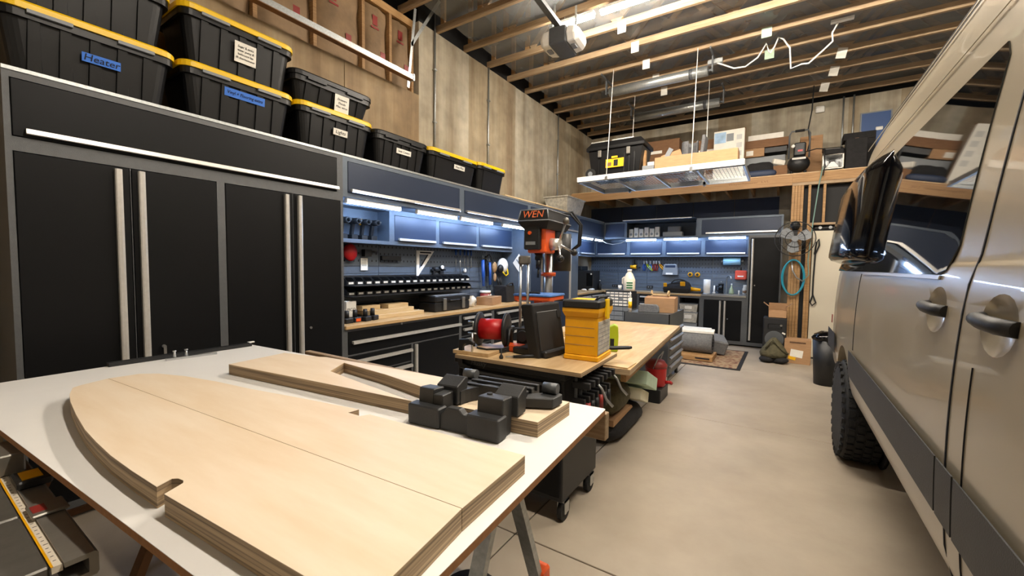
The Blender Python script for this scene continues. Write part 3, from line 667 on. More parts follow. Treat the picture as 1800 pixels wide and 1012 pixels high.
# ================================================================== foreground table
M['brownedge'] = mat('brown particle board edge', '#96683f', 0.7, 0, 0.15, 60)
AT = math.radians(3.53)
t = thing('table_sheet', 'large white melamine sheet laid as a table top in the foreground', 'table top', (-2.924, 0.162, 0.98), AT)
def rrect(w_, h_, r, n=4):
    P = []
    for cx, cy, a0 in ((w_ - r, h_ - r, 0), (r, h_ - r, PI / 2), (r, r, PI), (w_ - r, r, 1.5 * PI)):
        for k in range(n + 1): P.append((cx + r * math.cos(a0 + PI / 2 * k / n), cy + r * math.sin(a0 + PI / 2 * k / n)))
    return P
MB().prism(rrect(2.452, 1.225, 0.012), 0, 0.018).build('core', 'brownedge', t)
MB().prism(rrect(2.452, 1.225, 0.012), 0.018, 0.0195).build('white_face', 'melamine', t)
def ply(name, label, poly, z0, th=0.05, group=None):
    o = poly[0]; t = thing(name, label, 'plywood', (o[0], o[1], z0), 0, group)
    q = [(x_ - o[0], y_ - o[1]) for x_, y_ in poly]
    MB().prism(q, 0, th - 0.0015).build('core', 'plyedge', t)
    MB().prism(q, th - 0.0015, th).build('face_veneer', 'plytop', t)
    return t
ZB = 1.0
def seamy(x_): return 0.538 + (x_ + 2.401) * (0.645 - 0.538) / (2.401 - 0.534)
near = [(-2.401, 0.5375), (-2.36, 0.45), (-2.335, 0.42), (-2.23, 0.392), (-2.114, 0.373), (-1.92, 0.35), (-1.719, 0.331), (-1.58, 0.3245), (-1.436, 0.321), (-1.29, 0.324), (-1.151, 0.33),
        (-1.166, 0.362), (-1.155, 0.371), (-1.135, 0.374), (-1.122, 0.369), (-1.101, 0.328), (-0.62, 0.361), (-0.497, 0.372), (-0.534, seamy(-0.534) - 0.001)]
far = [(-2.401, 0.5395), (-0.534, seamy(-0.534) + 0.001), (-0.551, 0.924), (-1.135, 0.89), (-1.15, 0.862), (-1.21, 0.86), (-1.205, 0.9), (-1.45, 0.862), (-1.758, 0.807), (-1.98, 0.778), (-2.185, 0.738), (-2.33, 0.688), (-2.392, 0.64)]
ply('plywood_cutout', 'near half of the large curved plywood panel, with a notch in its rim', near, ZB, group='cut plywood parts on the white table')
ply('plywood_cutout', 'far half of the large curved plywood panel, behind the seam line', far, ZB, group='cut plywood parts on the white table')
fork = [(-2.272, 0.947), (-1.7, 1.01), (-1.125, 1.067), (-1.44, 1.107), (-1.752, 1.152), (-1.846, 1.292), (-1.5, 1.262), (-1.209, 1.215), (-1.06, 1.18), (-1.0, 1.11), (-0.638, 1.147), (-0.64, 1.39), (-1.3, 1.372), (-2.04, 1.318), (-2.072, 1.3), (-2.317, 1.246)]
ply('plywood_cutout', 'forked plywood piece under the black plastic bracket', fork, ZB, group='cut plywood parts on the white table')
# black plastic bracket
t = thing('plastic_bracket', 'black moulded plastic bracket standing on the forked plywood', 'bracket', (-1.075, 1.0, ZB), math.radians(5.5))
MB().rbox(0, 0.135, 0, 0.05, 0, 0.07, 0.008).build('front_foot', 'charcoal', t)
MB().rbox(0.245, 0.365, -0.004, 0.055, 0, 0.075, 0.008).build('front_foot', 'charcoal', t)
MB().prism([(0.03, 0.0), (0.1, 0.0), (0.1, 0.115), (0.055, 0.12), (0.04, 0.12)], 0.02, 0.085, 'x').build('post', 'charcoal', t, bevel=0.003)
MB().prism([(0.03, 0.0), (0.095, 0.0), (0.105, 0.12), (0.055, 0.125), (0.04, 0.125)], 0.262, 0.358, 'x').build('post', 'charcoal', t, bevel=0.003)
MB().cyl((0.285, 0.08, 0.118), (0.285, 0.08, 0.128), 0.01).build('peg_hole', 'dark', t)
MB().box(0.085, 0.125, 0.035, 0.1, 0.0, 0.105).build('side_rib', 'charcoal', t, bevel=0.003)
MB().prism([(0.13, 0.0), (0.25, 0.0), (0.25, 0.062), (0.225, 0.062), (0.21, 0.078), (0.16, 0.078), (0.145, 0.06), (0.13, 0.05)], 0.01, 0.04, 'y').build('bridge', 'charcoal', t, bevel=0.003)
for x_ in (0.05, 0.29):
    MB().prism([(0.1, 0.055), (0.16, 0.055), (0.17, 0.14), (0.155, 0.145), (0.1, 0.12)], x_, x_ + 0.09, 'x').build('rear_wall', 'charcoal', t, bevel=0.003)
arc = [(0.115 + 0.12 * (1 - math.cos(a)), 0.13 + 0.13 * math.sin(a)) for a in [k * PI / 2 / 8 for k in range(9)]]
MB().prism(arc + [(x_ + 0.028, y_ - 0.012) for x_, y_ in reversed(arc)], 0.053, 0.1).build('curved_arm', 'charcoal', t)
for y_ in (0.2, 0.25, 0.3): MB().box(0.1, 0.36, y_, y_ + 0.016, 0.085, 0.108).build('crossbar', 'charcoal', t, bevel=0.002)
for x_ in (0.09, 0.31): MB().box(x_, x_ + 0.04, 0.15, 0.345, 0.055, 0.1).build('side_rail', 'charcoal', t, bevel=0.003)
MB().prism([(0.35, 0.19), (0.45, 0.23), (0.46, 0.3), (0.4, 0.33), (0.385, 0.28), (0.35, 0.25)], 0.055, 0.09).build('rear_foot', 'charcoal', t, bevel=0.003)
MB().prism([(0.02, 0.28), (0.1, 0.28), (0.1, 0.35), (0.02, 0.35)], 0.055, 0.09).build('rear_foot', 'charcoal', t, bevel=0.003)
for x_, y_ in ((0.03, 0.315), (0.39, 0.29)): MB().cyl((x_, y_, 0.108), (x_ + 0.055, y_, 0.108), 0.02, n=14).build('roller', 'greysteel', t)
# black aluminium track with two knobs along the left edge of the sheet
t = thing('clamp_track', 'black extruded track with small clamps on the far left edge of the white sheet', 'track', (-2.94, 0.66, ZB), math.radians(0.5))
MB().prism([(-0.02, 0), (0.02, 0), (0.02, 0.02), (0.008, 0.02), (0.008, 0.014), (-0.008, 0.014), (-0.008, 0.02), (-0.02, 0.02)], 0, 0.7, 'y').build('rail', 'bplast', t)
t = thing('toggle_clamp', 'small steel bar clamp with two posts lying beside the black track', 'clamp', (-2.86, 0.9, ZB), 0)
MB().obox((0.01, 0.1, 0.006), (0.018, 0.24, 0.012), (0, 0, -0.1)).build('bar', 'steel', t)
for yy in (0.02, 0.075): MB().cyl((0, yy, 0.01), (0, yy, 0.045), 0.008, 0.005).cyl((0, yy, 0.045), (0, yy, 0.052), 0.009).build('post', 'steel', t)
tag(MB().box(-2.99, -2.965, 1.36, 1.375, ZB, ZB + 0.02).box(-2.99, -2.975, 1.36, 1.4, ZB + 0.014, ZB + 0.022).build('edge_hook', 'white'), 'small white hook at the far left corner of the white sheet', 'hook')
# lumber under the far edge and the sawhorses
tag(MB().box(-2.6, -0.55, 1.53, 1.568, 0.872, 0.979).build('lumber', 'woodx', bevel=0.003), 'plank on edge poking out under the far right corner of the white sheet', 'plank')
def sawhorse(label, x0, x1, yc, legm):
    t = thing('sawhorse', label, 'sawhorse', ((x0 + x1) / 2, yc, 0), 0, 'sawhorses under the white sheet')
    MB().box(x0, x1, yc - 0.02, yc + 0.02, 0.89, 0.979).build('beam', 'woodx', t, world=True)
    for x_ in (x0 + 0.06, x1 - 0.05):
        for s in (-1, 1):
            lg = MB().loft([[(x_ - 0.022, yc + s * 0.4 - 0.012, 0), (x_ + 0.022, yc + s * 0.4 - 0.012, 0), (x_ + 0.022, yc + s * 0.4 + 0.012, 0), (x_ - 0.022, yc + s * 0.4 + 0.012, 0)], [(x_ - 0.022, yc + s * 0.03 - 0.012, 0.93), (x_ + 0.022, yc + s * 0.03 - 0.012, 0.93), (x_ + 0.022, yc + s * 0.03 + 0.012, 0.93), (x_ - 0.022, yc + s * 0.03 + 0.012, 0.93)]]).build('leg', legm, t, world=True)
            MB().loft([[(x_ - 0.028, yc + s * 0.402 - 0.02, 0), (x_ + 0.028, yc + s * 0.402 - 0.02, 0), (x_ + 0.028, yc + s * 0.402 + 0.02, 0), (x_ - 0.028, yc + s * 0.402 + 0.02, 0)], [(x_ - 0.028, yc + s * 0.21 - 0.018, 0.5), (x_ + 0.028, yc + s * 0.21 - 0.018, 0.5), (x_ + 0.028, yc + s * 0.21 + 0.018, 0.5), (x_ - 0.028, yc + s * 0.21 + 0.018, 0.5)]]).build('orange_sleeve', 'orange', lg) if (legm == 'galv' and s == 1 and False) else None
        MB().obox((x_, yc, 0.4), (0.012, 0.52, 0.03)).build('spreader', legm, t, world=True)
    return t
h1 = sawhorse('sawhorse with galvanised legs under the right end of the white sheet', -1.5, -0.62, 1.0, 'galv')
sawhorse('dark legged sawhorse under the left end of the white sheet', -2.75, -1.54, 0.56, 'cardd')
lg = [c for c in h1.children if c.name.startswith('leg')]
MB().box(-0.7, -0.64, 1.2, 1.26, 0.44, 0.51).build('clamp_pad', 'orange', h1, world=True, bevel=0.008)
# stool
t = thing('shop_stool', 'black round padded stool under the near right edge of the white sheet', 'stool', (-0.86, 1.08, 0))
MB().lathe([(0.02, 0.36), (0.1, 0.36), (0.115, 0.38), (0.115, 0.41), (0.1, 0.435), (0.03, 0.44)], n=24).build('seat', 'cloth', t)
MB().cyl((0, 0, 0.04), (0, 0, 0.36), 0.022).build('column', 'steel', t)
MB().lathe([(0.12, 0), (0.12, 0.02), (0.03, 0.05)], n=20).build('base', 'bplast', t)
# table saw
t = thing('table_saw', 'grey cast table saw with ruler rail at the lower left corner', 'table saw', (-1.75, 0.0, 0))
top = MB().box(-2.5, -1.605, -0.38, 0.185, 0.855, 0.9).build('table_top', 'castmetal', t, world=True, bevel=0.004)
MB().box(-1.597, -1.285, -0.38, 0.185, 0.855, 0.9).build('extension_wing', 'castmetal', t, world=True, bevel=0.004)
MB().box(-1.6, -1.25, -0.36, 0.17, 0.79, 0.853).build('wing_skirt', 'bplast', t, world=True, bevel=0.004)
MB().box(-2.45, -1.62, -0.33, 0.12, 0.42, 0.853).build('cabinet', 'greysteel', t, world=True, bevel=0.01)
for x_ in (-2.42, -1.68):
    for y_ in (-0.3, 0.08): MB().box(x_, x_ + 0.045, y_, y_ + 0.045, 0, 0.42).build('leg', 'bplast', t, world=True)
rl = MB().prism([(0.203, 0.852), (0.252, 0.852), (0.256, 0.858), (0.256, 0.9), (0.25, 0.906), (0.203, 0.906), (0.203, 0.895), (0.24, 0.895), (0.24, 0.863), (0.203, 0.863)], -2.3, -1.262, 'x').build('fence_rail', 'alus', t, world=True)
MB().box(-2.3, -1.275, 0.186, 0.2025, 0.885, 0.9).build('ruler', 'jug', t, world=True)
MB().box(-2.3, -1.275, 0.1845, 0.1885, 0.9, 0.9015).build('yellow_edge', 'amber', t, world=True)
for k in range(40): MB().box(-2.2 + k * 0.023, -2.1985 + k * 0.023, 0.192, 0.2 if k % 5 == 0 else 0.197, 0.9, 0.9006).build('tick', 'ink', t, world=True)
MB().box(-1.62, -1.535, 0.195, 0.262, 0.9062, 0.915).build('rail_clamp', 'alus', t, world=True, bevel=0.003)
MB().box(-1.6, -1.555, 0.2, 0.225, 0.915, 0.9165).build('red_pointer', 'redm', t, world=True)
MB().box(-1.86, -1.76, 0.2, 0.27, 0.9065, 0.93).build('fence_head', 'bplast', t, world=True, bevel=0.005)
MB().box(-1.845, -1.775, 0.212, 0.252, 0.93, 0.9315).build('name_plate', 'amber', t, world=True)
MB().box(-2.06, -1.93, -0.36, 0.24, 0.902, 0.965).build('rip_fence', 'alus', t, world=True, bevel=0.004)
MB().box(-1.44, -1.35, 0.166, 0.172, 0.81, 0.845).build('skirt_recess', 'greyplast', t, world=True, bevel=0.002)

# ================================================================== middle benches
# black rolling tool cabinet with a plywood top
t = thing('rolling_cabinet', 'black rolling tool cabinet on casters behind the white sheet', 'tool cabinet', (-1.45, 2.45, 0))
MB().box(-1.86, -1.05, 2.2, 2.74, 0.13, 0.88).build('body', 'bplast', t, world=True, bevel=0.006)
MB().box(-1.88, -1.03, 2.18, 2.76, 0.88, 0.925).build('top_rim', 'bplast', t, world=True, bevel=0.006)
for a, b in ((0.16, 0.36), (0.37, 0.53), (0.54, 0.68), (0.69, 0.86)):
    dr = MB().box(-1.84, -1.07, 2.192, 2.2, a, b).build('drawer', 'door', t, world=True, bevel=0.002)
    o = MB().box(-1.8, -1.11, 2.178, 2.192, b - 0.028, b - 0.012).build('pull', 'greysteel', dr); o.location = (1.45, -2.45, 0)
text('lettering', 'Husky', 0.05, 'greysteel', t, (-0.22, -0.2715, 0.9), RX90, 0.2)
def caster(parent, x_, y_, r=0.065, m='bplast'):
    c_ = MB().cyl((x_ - 0.016, y_, r), (x_ + 0.016, y_, r), r, n=18).build('caster', 'rubber', parent, world=True)
    o = parent.location
    f = MB().box(x_ - 0.026 - o[0], x_ - 0.02 - o[0], y_ - 0.03 - o[1], y_ + 0.03 - o[1], r - 0.01, 2 * r + 0.01).box(x_ + 0.02 - o[0], x_ + 0.026 - o[0], y_ - 0.03 - o[1], y_ + 0.03 - o[1], r - 0.01, 2 * r + 0.01).box(x_ - 0.026 - o[0], x_ + 0.026 - o[0], y_ - 0.03 - o[1], y_ + 0.03 - o[1], 2 * r - 0.002, 2 * r + 0.01)
    f.build('caster_fork', 'steel', c_)
    MB().cyl((x_ - 0.02 - o[0], y_ - o[1], r), (x_ + 0.02 - o[0], y_ - o[1], r), r * 0.4, n=12).build('hub', 'steel', c_)
for x_ in (-1.8, -1.07):
    for y_ in (2.26, 2.66): caster(t, x_, y_, 0.06)
t = thing('bench_board', 'thin plywood board on the black rolling cabinet, holding the yellow organiser', 'board', (-1.83, 2.13, 0.926), math.radians(1.5))
MB().box(0, 0.905, 0, 0.665, 0, 0.0225).build('core', 'plyedge', t); MB().box(0, 0.905, 0, 0.665, 0.0225, 0.024).build('face_veneer', 'plywarm', t)
# clamps hanging on the right side of the rolling cabinet
for i in range(7):
    yy = 2.26 + i * 0.07
    t = thing('bar_clamp', 'dark bar clamp on the side of the rolling cabinet, %s from the front' % ordn[i], 'clamp', (-1.0, yy, 0.9), 0, 'clamps on the rolling cabinet side')
    MB().box(-0.008, 0.008, -0.004, 0.004, -0.34 - 0.03 * (i % 3), -0.01).build('bar', 'greysteel', t)
    MB().box(-0.02, 0.09, -0.014, 0.014, -0.07, -0.03).build('jaw', 'bplast', t, bevel=0.004)
    MB().cyl((0.05, 0, -0.03 - 0.14), (0.05, 0, -0.26), 0.015, 0.018).build('grip', 'redm' if i in (1, 4) else 'bplast', t)
    MB().box(-0.02, 0.06, -0.012, 0.012, -0.17, -0.13).build('slide', 'bplast', t, bevel=0.003)
    if i in (2, 6): MB().tube([(0.05, 0.0, -0.04), (0.1, 0.02, -0.1), (0.13, 0.02, -0.16), (0.17, 0.03, -0.2)], 0.009).build('lever', 'steel', t)
# plywood bench behind
t = thing('plywood_bench', 'large plywood bench running from the clamps back to the drawer cart', 'workbench', (-1.45, 4.0, 0))
P = [(-0.84, 2.79), (-1.005, 5.3), (-2.15, 5.22), (-2.03, 2.71)]
MB().prism(P, 0.81, 0.8485).build('core', 'plyedge', t, world=True); MB().prism(P, 0.8485, 0.85).build('face_veneer', 'plywarm', t, world=True)
MB().prism([(-0.9, 2.9), (-1.06, 5.2), (-1.1, 5.2), (-0.94, 2.9)], 0.73, 0.81).build('apron', 'woody', t, world=True)
for (x_, y_) in ((-1.98, 3.0), (-1.72, 5.0), (-2.08, 5.0), (-1.68, 3.0)): MB().box(x_ - 0.045, x_ + 0.045, y_ - 0.045, y_ + 0.045, 0, 0.73).build('leg', 'wood', t, world=True)
MB().box(-2.05, -1.7, 2.95, 5.0, 0.14, 0.17).build('lower_shelf', 'plywarm', t, world=True)
# yellow organiser
t = thing('organiser_box', 'tall yellow parts organiser with black lid on the front bench board', 'organiser', (-1.07, 2.6, 0.95), math.radians(4)); t.scale = (0.97, 1, 0.93)
MB().box(-0.12, 0.12, -0.15, 0.15, 0, 0.035).build('base', 'amber', t, bevel=0.006)
bd = MB().box(-0.115, 0.108, -0.142, 0.142, 0.035, 0.3).build('body', 'amber', t, bevel=0.005)
MB().loft([[(-0.115, -0.142, 0.3), (0.112, -0.142, 0.3), (0.112, 0.142, 0.3), (-0.115, 0.142, 0.3)], [(-0.128, -0.158, 0.335), (0.122, -0.158, 0.335), (0.122, 0.158, 0.335), (-0.128, 0.158, 0.335)], [(-0.128, -0.158, 0.36), (0.122, -0.158, 0.36), (0.122, 0.158, 0.36), (-0.128, 0.158, 0.36)]]).build('collar', 'amber', t)
for z in (0.105, 0.165, 0.225): MB().box(-0.1155, 0.09, -0.1435, -0.141, z, z + 0.004).build('groove', 'wood', bd)
MB().box(0.108, 0.113, -0.125, 0.13, 0.04, 0.27).build('drawer_window', 'cleargrey', t, bevel=0.002)
for k in range(8): MB().box(0.113, 0.1145, -0.123, 0.128, 0.05 + k * 0.028, 0.052 + k * 0.028).build('drawer_line', 'greyplast', t)
ld = MB().rbox(-0.133, 0.126, -0.163, 0.163, 0.36, 0.415, 0.022).build('lid', 'bplast', t)
MB().box(-0.09, 0.06, -0.09, 0.03, 0.415, 0.417).build('lid_sticker', 'inkyel', ld)
MB().tube([(0.08, -0.1, 0.413), (0.1, -0.1, 0.433), (0.1, 0.1, 0.433), (0.08, 0.1, 0.413)], 0.009).build('handle', 'bplast', ld)
MB().prism([(-0.03, 0.42), (0.03, 0.42), (0.035, 0.3), (0.02, 0.28), (-0.02, 0.28), (-0.03, 0.3)], 0.12, 0.137, 'x').build('latch', 'yellow', t, bevel=0.003)
# open black case
t = thing('plastic_case', 'open black blow-moulded tool case leaning by the yellow organiser', 'case', (-1.36, 2.47, 0.95), math.radians(-7))
MB().rbox(-0.17, 0.12, -0.1, 0.16, 0, 0.045, 0.015).build('base', 'bplast', t)
MB().box(-0.15, 0.08, -0.08, 0.14, 0.045, 0.047).build('base_tray', 'dark', t)
lid = MB().prism([(0.0, 0.0), (0.085, 0.0), (0.02, 0.35), (-0.07, 0.345), (-0.075, 0.33)], -0.13, 0.19, 'y').build('lid', 'bplast', t, bevel=0.012, seg=2)
MB().obox((0.04, 0.15, 0.27), (0.012, 0.05, 0.05), (0, -0.18, 0)).build('latch', 'dark', t)
MB().obox((0.054, 0.02, 0.17), (0.012, 0.24, 0.26), (0, -0.18, 0)).build('lid_panel', 'charcoal', t, bevel=0.004)
# cable reel
t = thing('cord_reel', 'black reel with red drum clamped to the front bench board', 'reel', (-1.72, 2.42, 0.95), math.radians(20))
for x_, nm in ((-0.115, 'flange'), (0.085, 'flange')):
    MB().lathe([(0.045, 0), (0.115, 0), (0.122, 0.008), (0.122, 0.018), (0.112, 0.024), (0.05, 0.02)], (x_, 0, 0.145), 28, True, 'x').build(nm, 'bplast', t)
MB().cyl((-0.1, 0, 0.145), (0.09, 0, 0.145), 0.075, n=24).build('drum', 'red', t)
MB().tube([(-0.13, -0.06, 0.0), (-0.13, -0.02, 0.15), (-0.13, 0.02, 0.15), (-0.13, 0.07, 0.0)], 0.011).tube([(0.12, -0.06, 0.0), (0.12, -0.02, 0.15), (0.12, 0.02, 0.15), (0.12, 0.07, 0.0)], 0.011).build('stand', 'bplast', t)
for k in range(3): MB().tube([(-0.1 + 0.01 * k, -0.13, 0.008 + 0.012 * k), (0.0, -0.15 - 0.01 * k, 0.008 + 0.012 * k), (0.1, -0.12, 0.008 + 0.012 * k), (0.13, -0.05, 0.01 + 0.012 * k)], 0.006).build('cord', 'rubber', t)
MB().tube([(-0.12, 0.0, 0.145), (-0.15, 0.0, 0.145), (-0.15, 0.0, 0.19), (-0.19, 0.0, 0.19)], 0.009).build('crank', 'steel', t)
t = thing('c_clamp', 'black c clamp holding a board at the left corner of the front bench board', 'clamp', (-1.72, 2.17, 0.95))
MB().prism([(-0.1, 0.1), (-0.02, 0.11), (0.02, 0.09), (0.02, 0.07), (-0.05, 0.075), (-0.07, 0.05), (-0.07, -0.06), (0.0, -0.075), (0.0, -0.1), (-0.09, -0.095), (-0.11, -0.07)], -0.014, 0.014, 'y').build('frame', 'bplast', t, bevel=0.004)
MB().cyl((0.005, 0, 0.001), (0.005, 0, 0.15), 0.007).build('screw', 'steel', t); MB().cyl((-0.03, 0, 0.148), (0.04, 0, 0.148), 0.005).build('tommy_bar', 'steel', t)
tag(MB().obox((-1.74, 2.31, 0.963), (0.28, 0.3, 0.024), (0, 0, 0.1)).build('clamped_board', 'plywarm', bevel=0.002), 'small plywood offcut clamped under the cord reel', 'board')
# twin rod stand
t = thing('drill_stand', 'twin chrome rod drill guide with black base and cap', 'drill guide', (-1.6, 2.64, 0.95), math.radians(20))
for x_ in (-0.028, 0.028): MB().cyl((x_, 0, 0.02), (x_, 0, 0.62), 0.0105, n=14).build('rod', 'steel', t)
MB().rbox(-0.045, 0.045, -0.022, 0.022, 0.61, 0.675, 0.018).build('cap', 'castmetal', t)
MB().rbox(-0.06, 0.06, -0.06, 0.06, 0, 0.02, 0.01).build('base_plate', 'bplast', t)
MB().box(-0.045, 0.05, -0.035, 0.035, 0.02, 0.14).cyl((0.0, -0.035, 0.085), (0, -0.06, 0.085), 0.042, n=18).build('carriage', 'bplast', t, bevel=0.003)
tag(MB().rbox(-1.63, -1.49, 2.41, 2.5, 0.951, 1.0, 0.012).build('orange_caddy', 'orange'), 'small orange plastic caddy in front of the twin rod stand', 'caddy')
t = thing('black_flashlight', 'slim black flashlight standing behind the orange caddy', 'flashlight', (-1.66, 2.56, 0.95)); MB().lathe([(0.018, 0), (0.018, 0.1), (0.026, 0.12), (0.026, 0.155)], n=14).build('body', 'bplast', t); MB().cyl((0, 0, 0.155), (0, 0, 0.157), 0.022).build('lens', 'clear', t)
t = thing('hex_driver', 'small black driver lying on the front bench board', 'driver', (-1.44, 2.25, 0.95), 0.5); MB().cyl((0, 0, 0.012), (0.2, 0.05, 0.012), 0.009, 0.012).build('shaft', 'bplast', t); MB().cyl((0, 0, 0.012), (-0.05, -0.012, 0.012), 0.005).build('tip', 'steel', t)
t = thing('ball_knob', 'tiny black ball knob standing on the front bench board', 'knob', (-1.5, 2.2, 0.95)); MB().lathe([(0.012, 0), (0.014, 0.012), (0.008, 0.025), (0.004, 0.03), (0.004, 0.07)], n=12).build('body', 'bplast', t)
# drill press
t = thing('drill_press', 'black and orange WEN bench drill press on the plywood bench', 'drill press', (-1.6, 3.02, 0.85), math.radians(5))
MB().rbox(-0.13, 0.13, -0.24, 0.1, 0, 0.035, 0.02).build('base', 'castmetal', t)
MB().cyl((0, 0, 0.03), (0, 0, 0.86), 0.036, n=20).build('column', 'steel', t)
MB().box(-0.062, -0.05, -0.008, 0.008, 0.1, 0.78).build('gear_rack', 'steel', t)
MB().cyl((0, 0, 0.62), (0, 0, 0.65), 0.06, n=20).build('collar', 'orange', t)
MB().cyl((0, 0, 0.36), (0, 0, 0.46), 0.05, n=20).box(-0.035, 0.035, -0.2, -0.02, 0.37, 0.445).build('table_bracket', 'orange', t, bevel=0.004)
tb = MB().rbox(-0.15, 0.15, -0.33, -0.02, 0.44, 0.472, 0.02).build('drill_table', 'orange', t)
MB().rbox(-0.155, 0.158, -0.335, -0.015, 0.472, 0.486, 0.025).build('table_cloth', 'bluecloth', tb)
MB().tube([(-0.08, -0.25, 0.492), (-0.03, -0.2, 0.494), (0.03, -0.24, 0.494)], 0.008).build('chuck_key', 'bplast', tb)
MB().cyl((0.04, 0, 0.43), (0.14, 0, 0.43), 0.01).cyl((0.14, 0, 0.43), (0.15, -0.03, 0.36), 0.009).build('table_crank', 'bplast', t)
hd = MB().rbox(-0.075, 0.075, -0.25, -0.045, 0.8, 0.99, 0.015).build('head', 'orange', t)
MB().rbox(-0.09, 0.045, -0.285, -0.2, 0.825, 1.01, 0.012).build('control_panel', 'bplast', hd)
MB().cyl((-0.035, -0.285, 0.95), (-0.035, -0.297, 0.95), 0.014).build('power_button', 'orange', hd)
MB().box(-0.07, 0.01, -0.288, -0.284, 0.86, 0.885).build('digital_display', 'greyplast', hd)
cv = MB().loft([[(-0.095, -0.27, 0.98), (0.095, -0.27, 0.98), (0.095, 0.13, 0.98), (-0.095, 0.13, 0.98)], [(-0.125, -0.31, 1.03), (0.125, -0.31, 1.03), (0.125, 0.16, 1.03), (-0.125, 0.16, 1.03)], [(-0.122, -0.307, 1.05), (0.122, -0.307, 1.05), (0.122, 0.157, 1.05), (-0.122, 0.157, 1.05)], [(-0.108, -0.295, 1.12), (0.108, -0.295, 1.12), (0.108, 0.145, 1.12), (-0.108, 0.145, 1.12)], [(-0.06, -0.22, 1.14), (0.06, -0.22, 1.14), (0.06, 0.1, 1.14), (-0.06, 0.1, 1.14)]]).build('belt_cover', 'bplast', t)
for a_, b_ in (((-0.126, -0.311, 1.04), (0.126, -0.311, 1.04)), ((0.126, -0.311, 1.04), (0.126, 0.161, 1.04)), ((-0.109, -0.296, 1.12), (0.109, -0.296, 1.12)), ((0.109, -0.296, 1.12), (0.109, 0.146, 1.12)), ((-0.124, -0.309, 1.045), (-0.109, -0.296, 1.12)), ((0.124, -0.309, 1.045), (0.109, -0.296, 1.12))): MB().cyl(a_, b_, 0.005, n=6).build('trim_edge', 'greyplast', cv)
text('lettering', 'WEN', 0.075, 'inkred', cv, (-0.005, -0.3045, 1.085), (PI / 2 - 0.17, 0, 0), 0.15, 1.0)
MB().cyl((0, -0.2, 0.8), (0, -0.2, 0.75), 0.032, 0.03).cyl((0, -0.2, 0.75), (0, -0.2, 0.68), 0.026, 0.02).cyl((0, -0.2, 0.68), (0, -0.2, 0.61), 0.01).build('chuck', 'bplast', t)
MB().cyl((0.07, -0.13, 0.87), (0.15, -0.13, 0.87), 0.05, 0.042, n=18).build('feed_hub', 'alu', t)
for k in range(3):
    a = math.radians(100 + 120 * k); dy, dz = math.cos(a), math.sin(a)
    fe = MB().cyl((0.135, -0.13, 0.87), (0.2, -0.13 + 0.16 * dy, 0.87 + 0.16 * dz), 0.009).build('feed_lever', 'steel', t)
    MB().blob((0.205, -0.13 + 0.175 * dy, 0.87 + 0.175 * dz), (0.027, 0.027, 0.027), 12, 8).build('lever_knob', 'bplast' if k else 'castmetal', fe)
MB().rbox(-0.07, 0.085, -0.04, 0.07, 0.84, 0.99, 0.015).build('rear_housing', 'bplast', t); MB().cyl((0.03, 0.17, 0.66), (0.03, 0.17, 0.97), 0.095, n=20).build('motor', 'bplast', t)
for k in (0, 1): MB().tube([(0.06, 0.1 - 0.04 * k, 1.13), (0.14, 0.15 - 0.05 * k, 1.15 - 0.02 * k), (0.21, 0.2 - 0.05 * k, 1.04), (0.2, 0.2 - 0.05 * k, 0.88), (0.08, 0.2, 0.8)], 0.009).build('cable', 'rubber', t)
# lime stapler and dark strap on the plywood bench
t = thing('lime_tool', 'lime green cordless tool standing right of the yellow organiser', 'power tool', (-1.17, 3.35, 0.85), math.radians(20))
MB().prism([(-0.05, 0), (0.05, 0), (0.055, 0.13), (0.05, 0.21), (0.02, 0.225), (-0.03, 0.2), (-0.05, 0.13)], -0.05, 0.05, 'y').build('housing', 'lime', t, bevel=0.01, seg=2)
MB().prism([(-0.012, 0.05), (0.02, 0.05), (0.02, 0.11), (-0.012, 0.11)], -0.0515, 0.0515, 'y').build('grip_opening', 'ink', t)
MB().box(-0.09, -0.045, -0.045, 0.045, 0.02, 0.18).build('battery', 'bplast', t, bevel=0.006)
t = thing('pry_bar', 'flat black bar lying across the gap beside the yellow organiser', 'bar', (-1.02, 2.92, 0.952), math.radians(20)); MB().prism([(-0.12, -0.06), (0.02, -0.03), (0.13, 0.02), (0.15, 0.05), (0.12, 0.06), (0.0, 0.02), (-0.12, -0.01)], 0.0, 0.02).build('body', 'bplast', t, bevel=0.004)
tag(MB().box(-1.9, -1.62, 3.35, 3.9, 0.851, 0.9).build('board', 'palewood', bevel=0.002), 'pale lumber offcut on the plywood bench behind the drill press', 'board')
tag(MB().box(-1.95, -1.66, 3.4, 3.7, 0.901, 0.95).build('board', 'palewood', bevel=0.002), 'short lumber offcut on top of the one behind the drill press', 'board')
tag(MB().box(-1.15, -0.86, 2.8, 3.0, 0.851, 0.86).build('offcut', 'plywarm', bevel=0.001), 'thin worn plywood offcut at the near corner of the plywood bench', 'board')
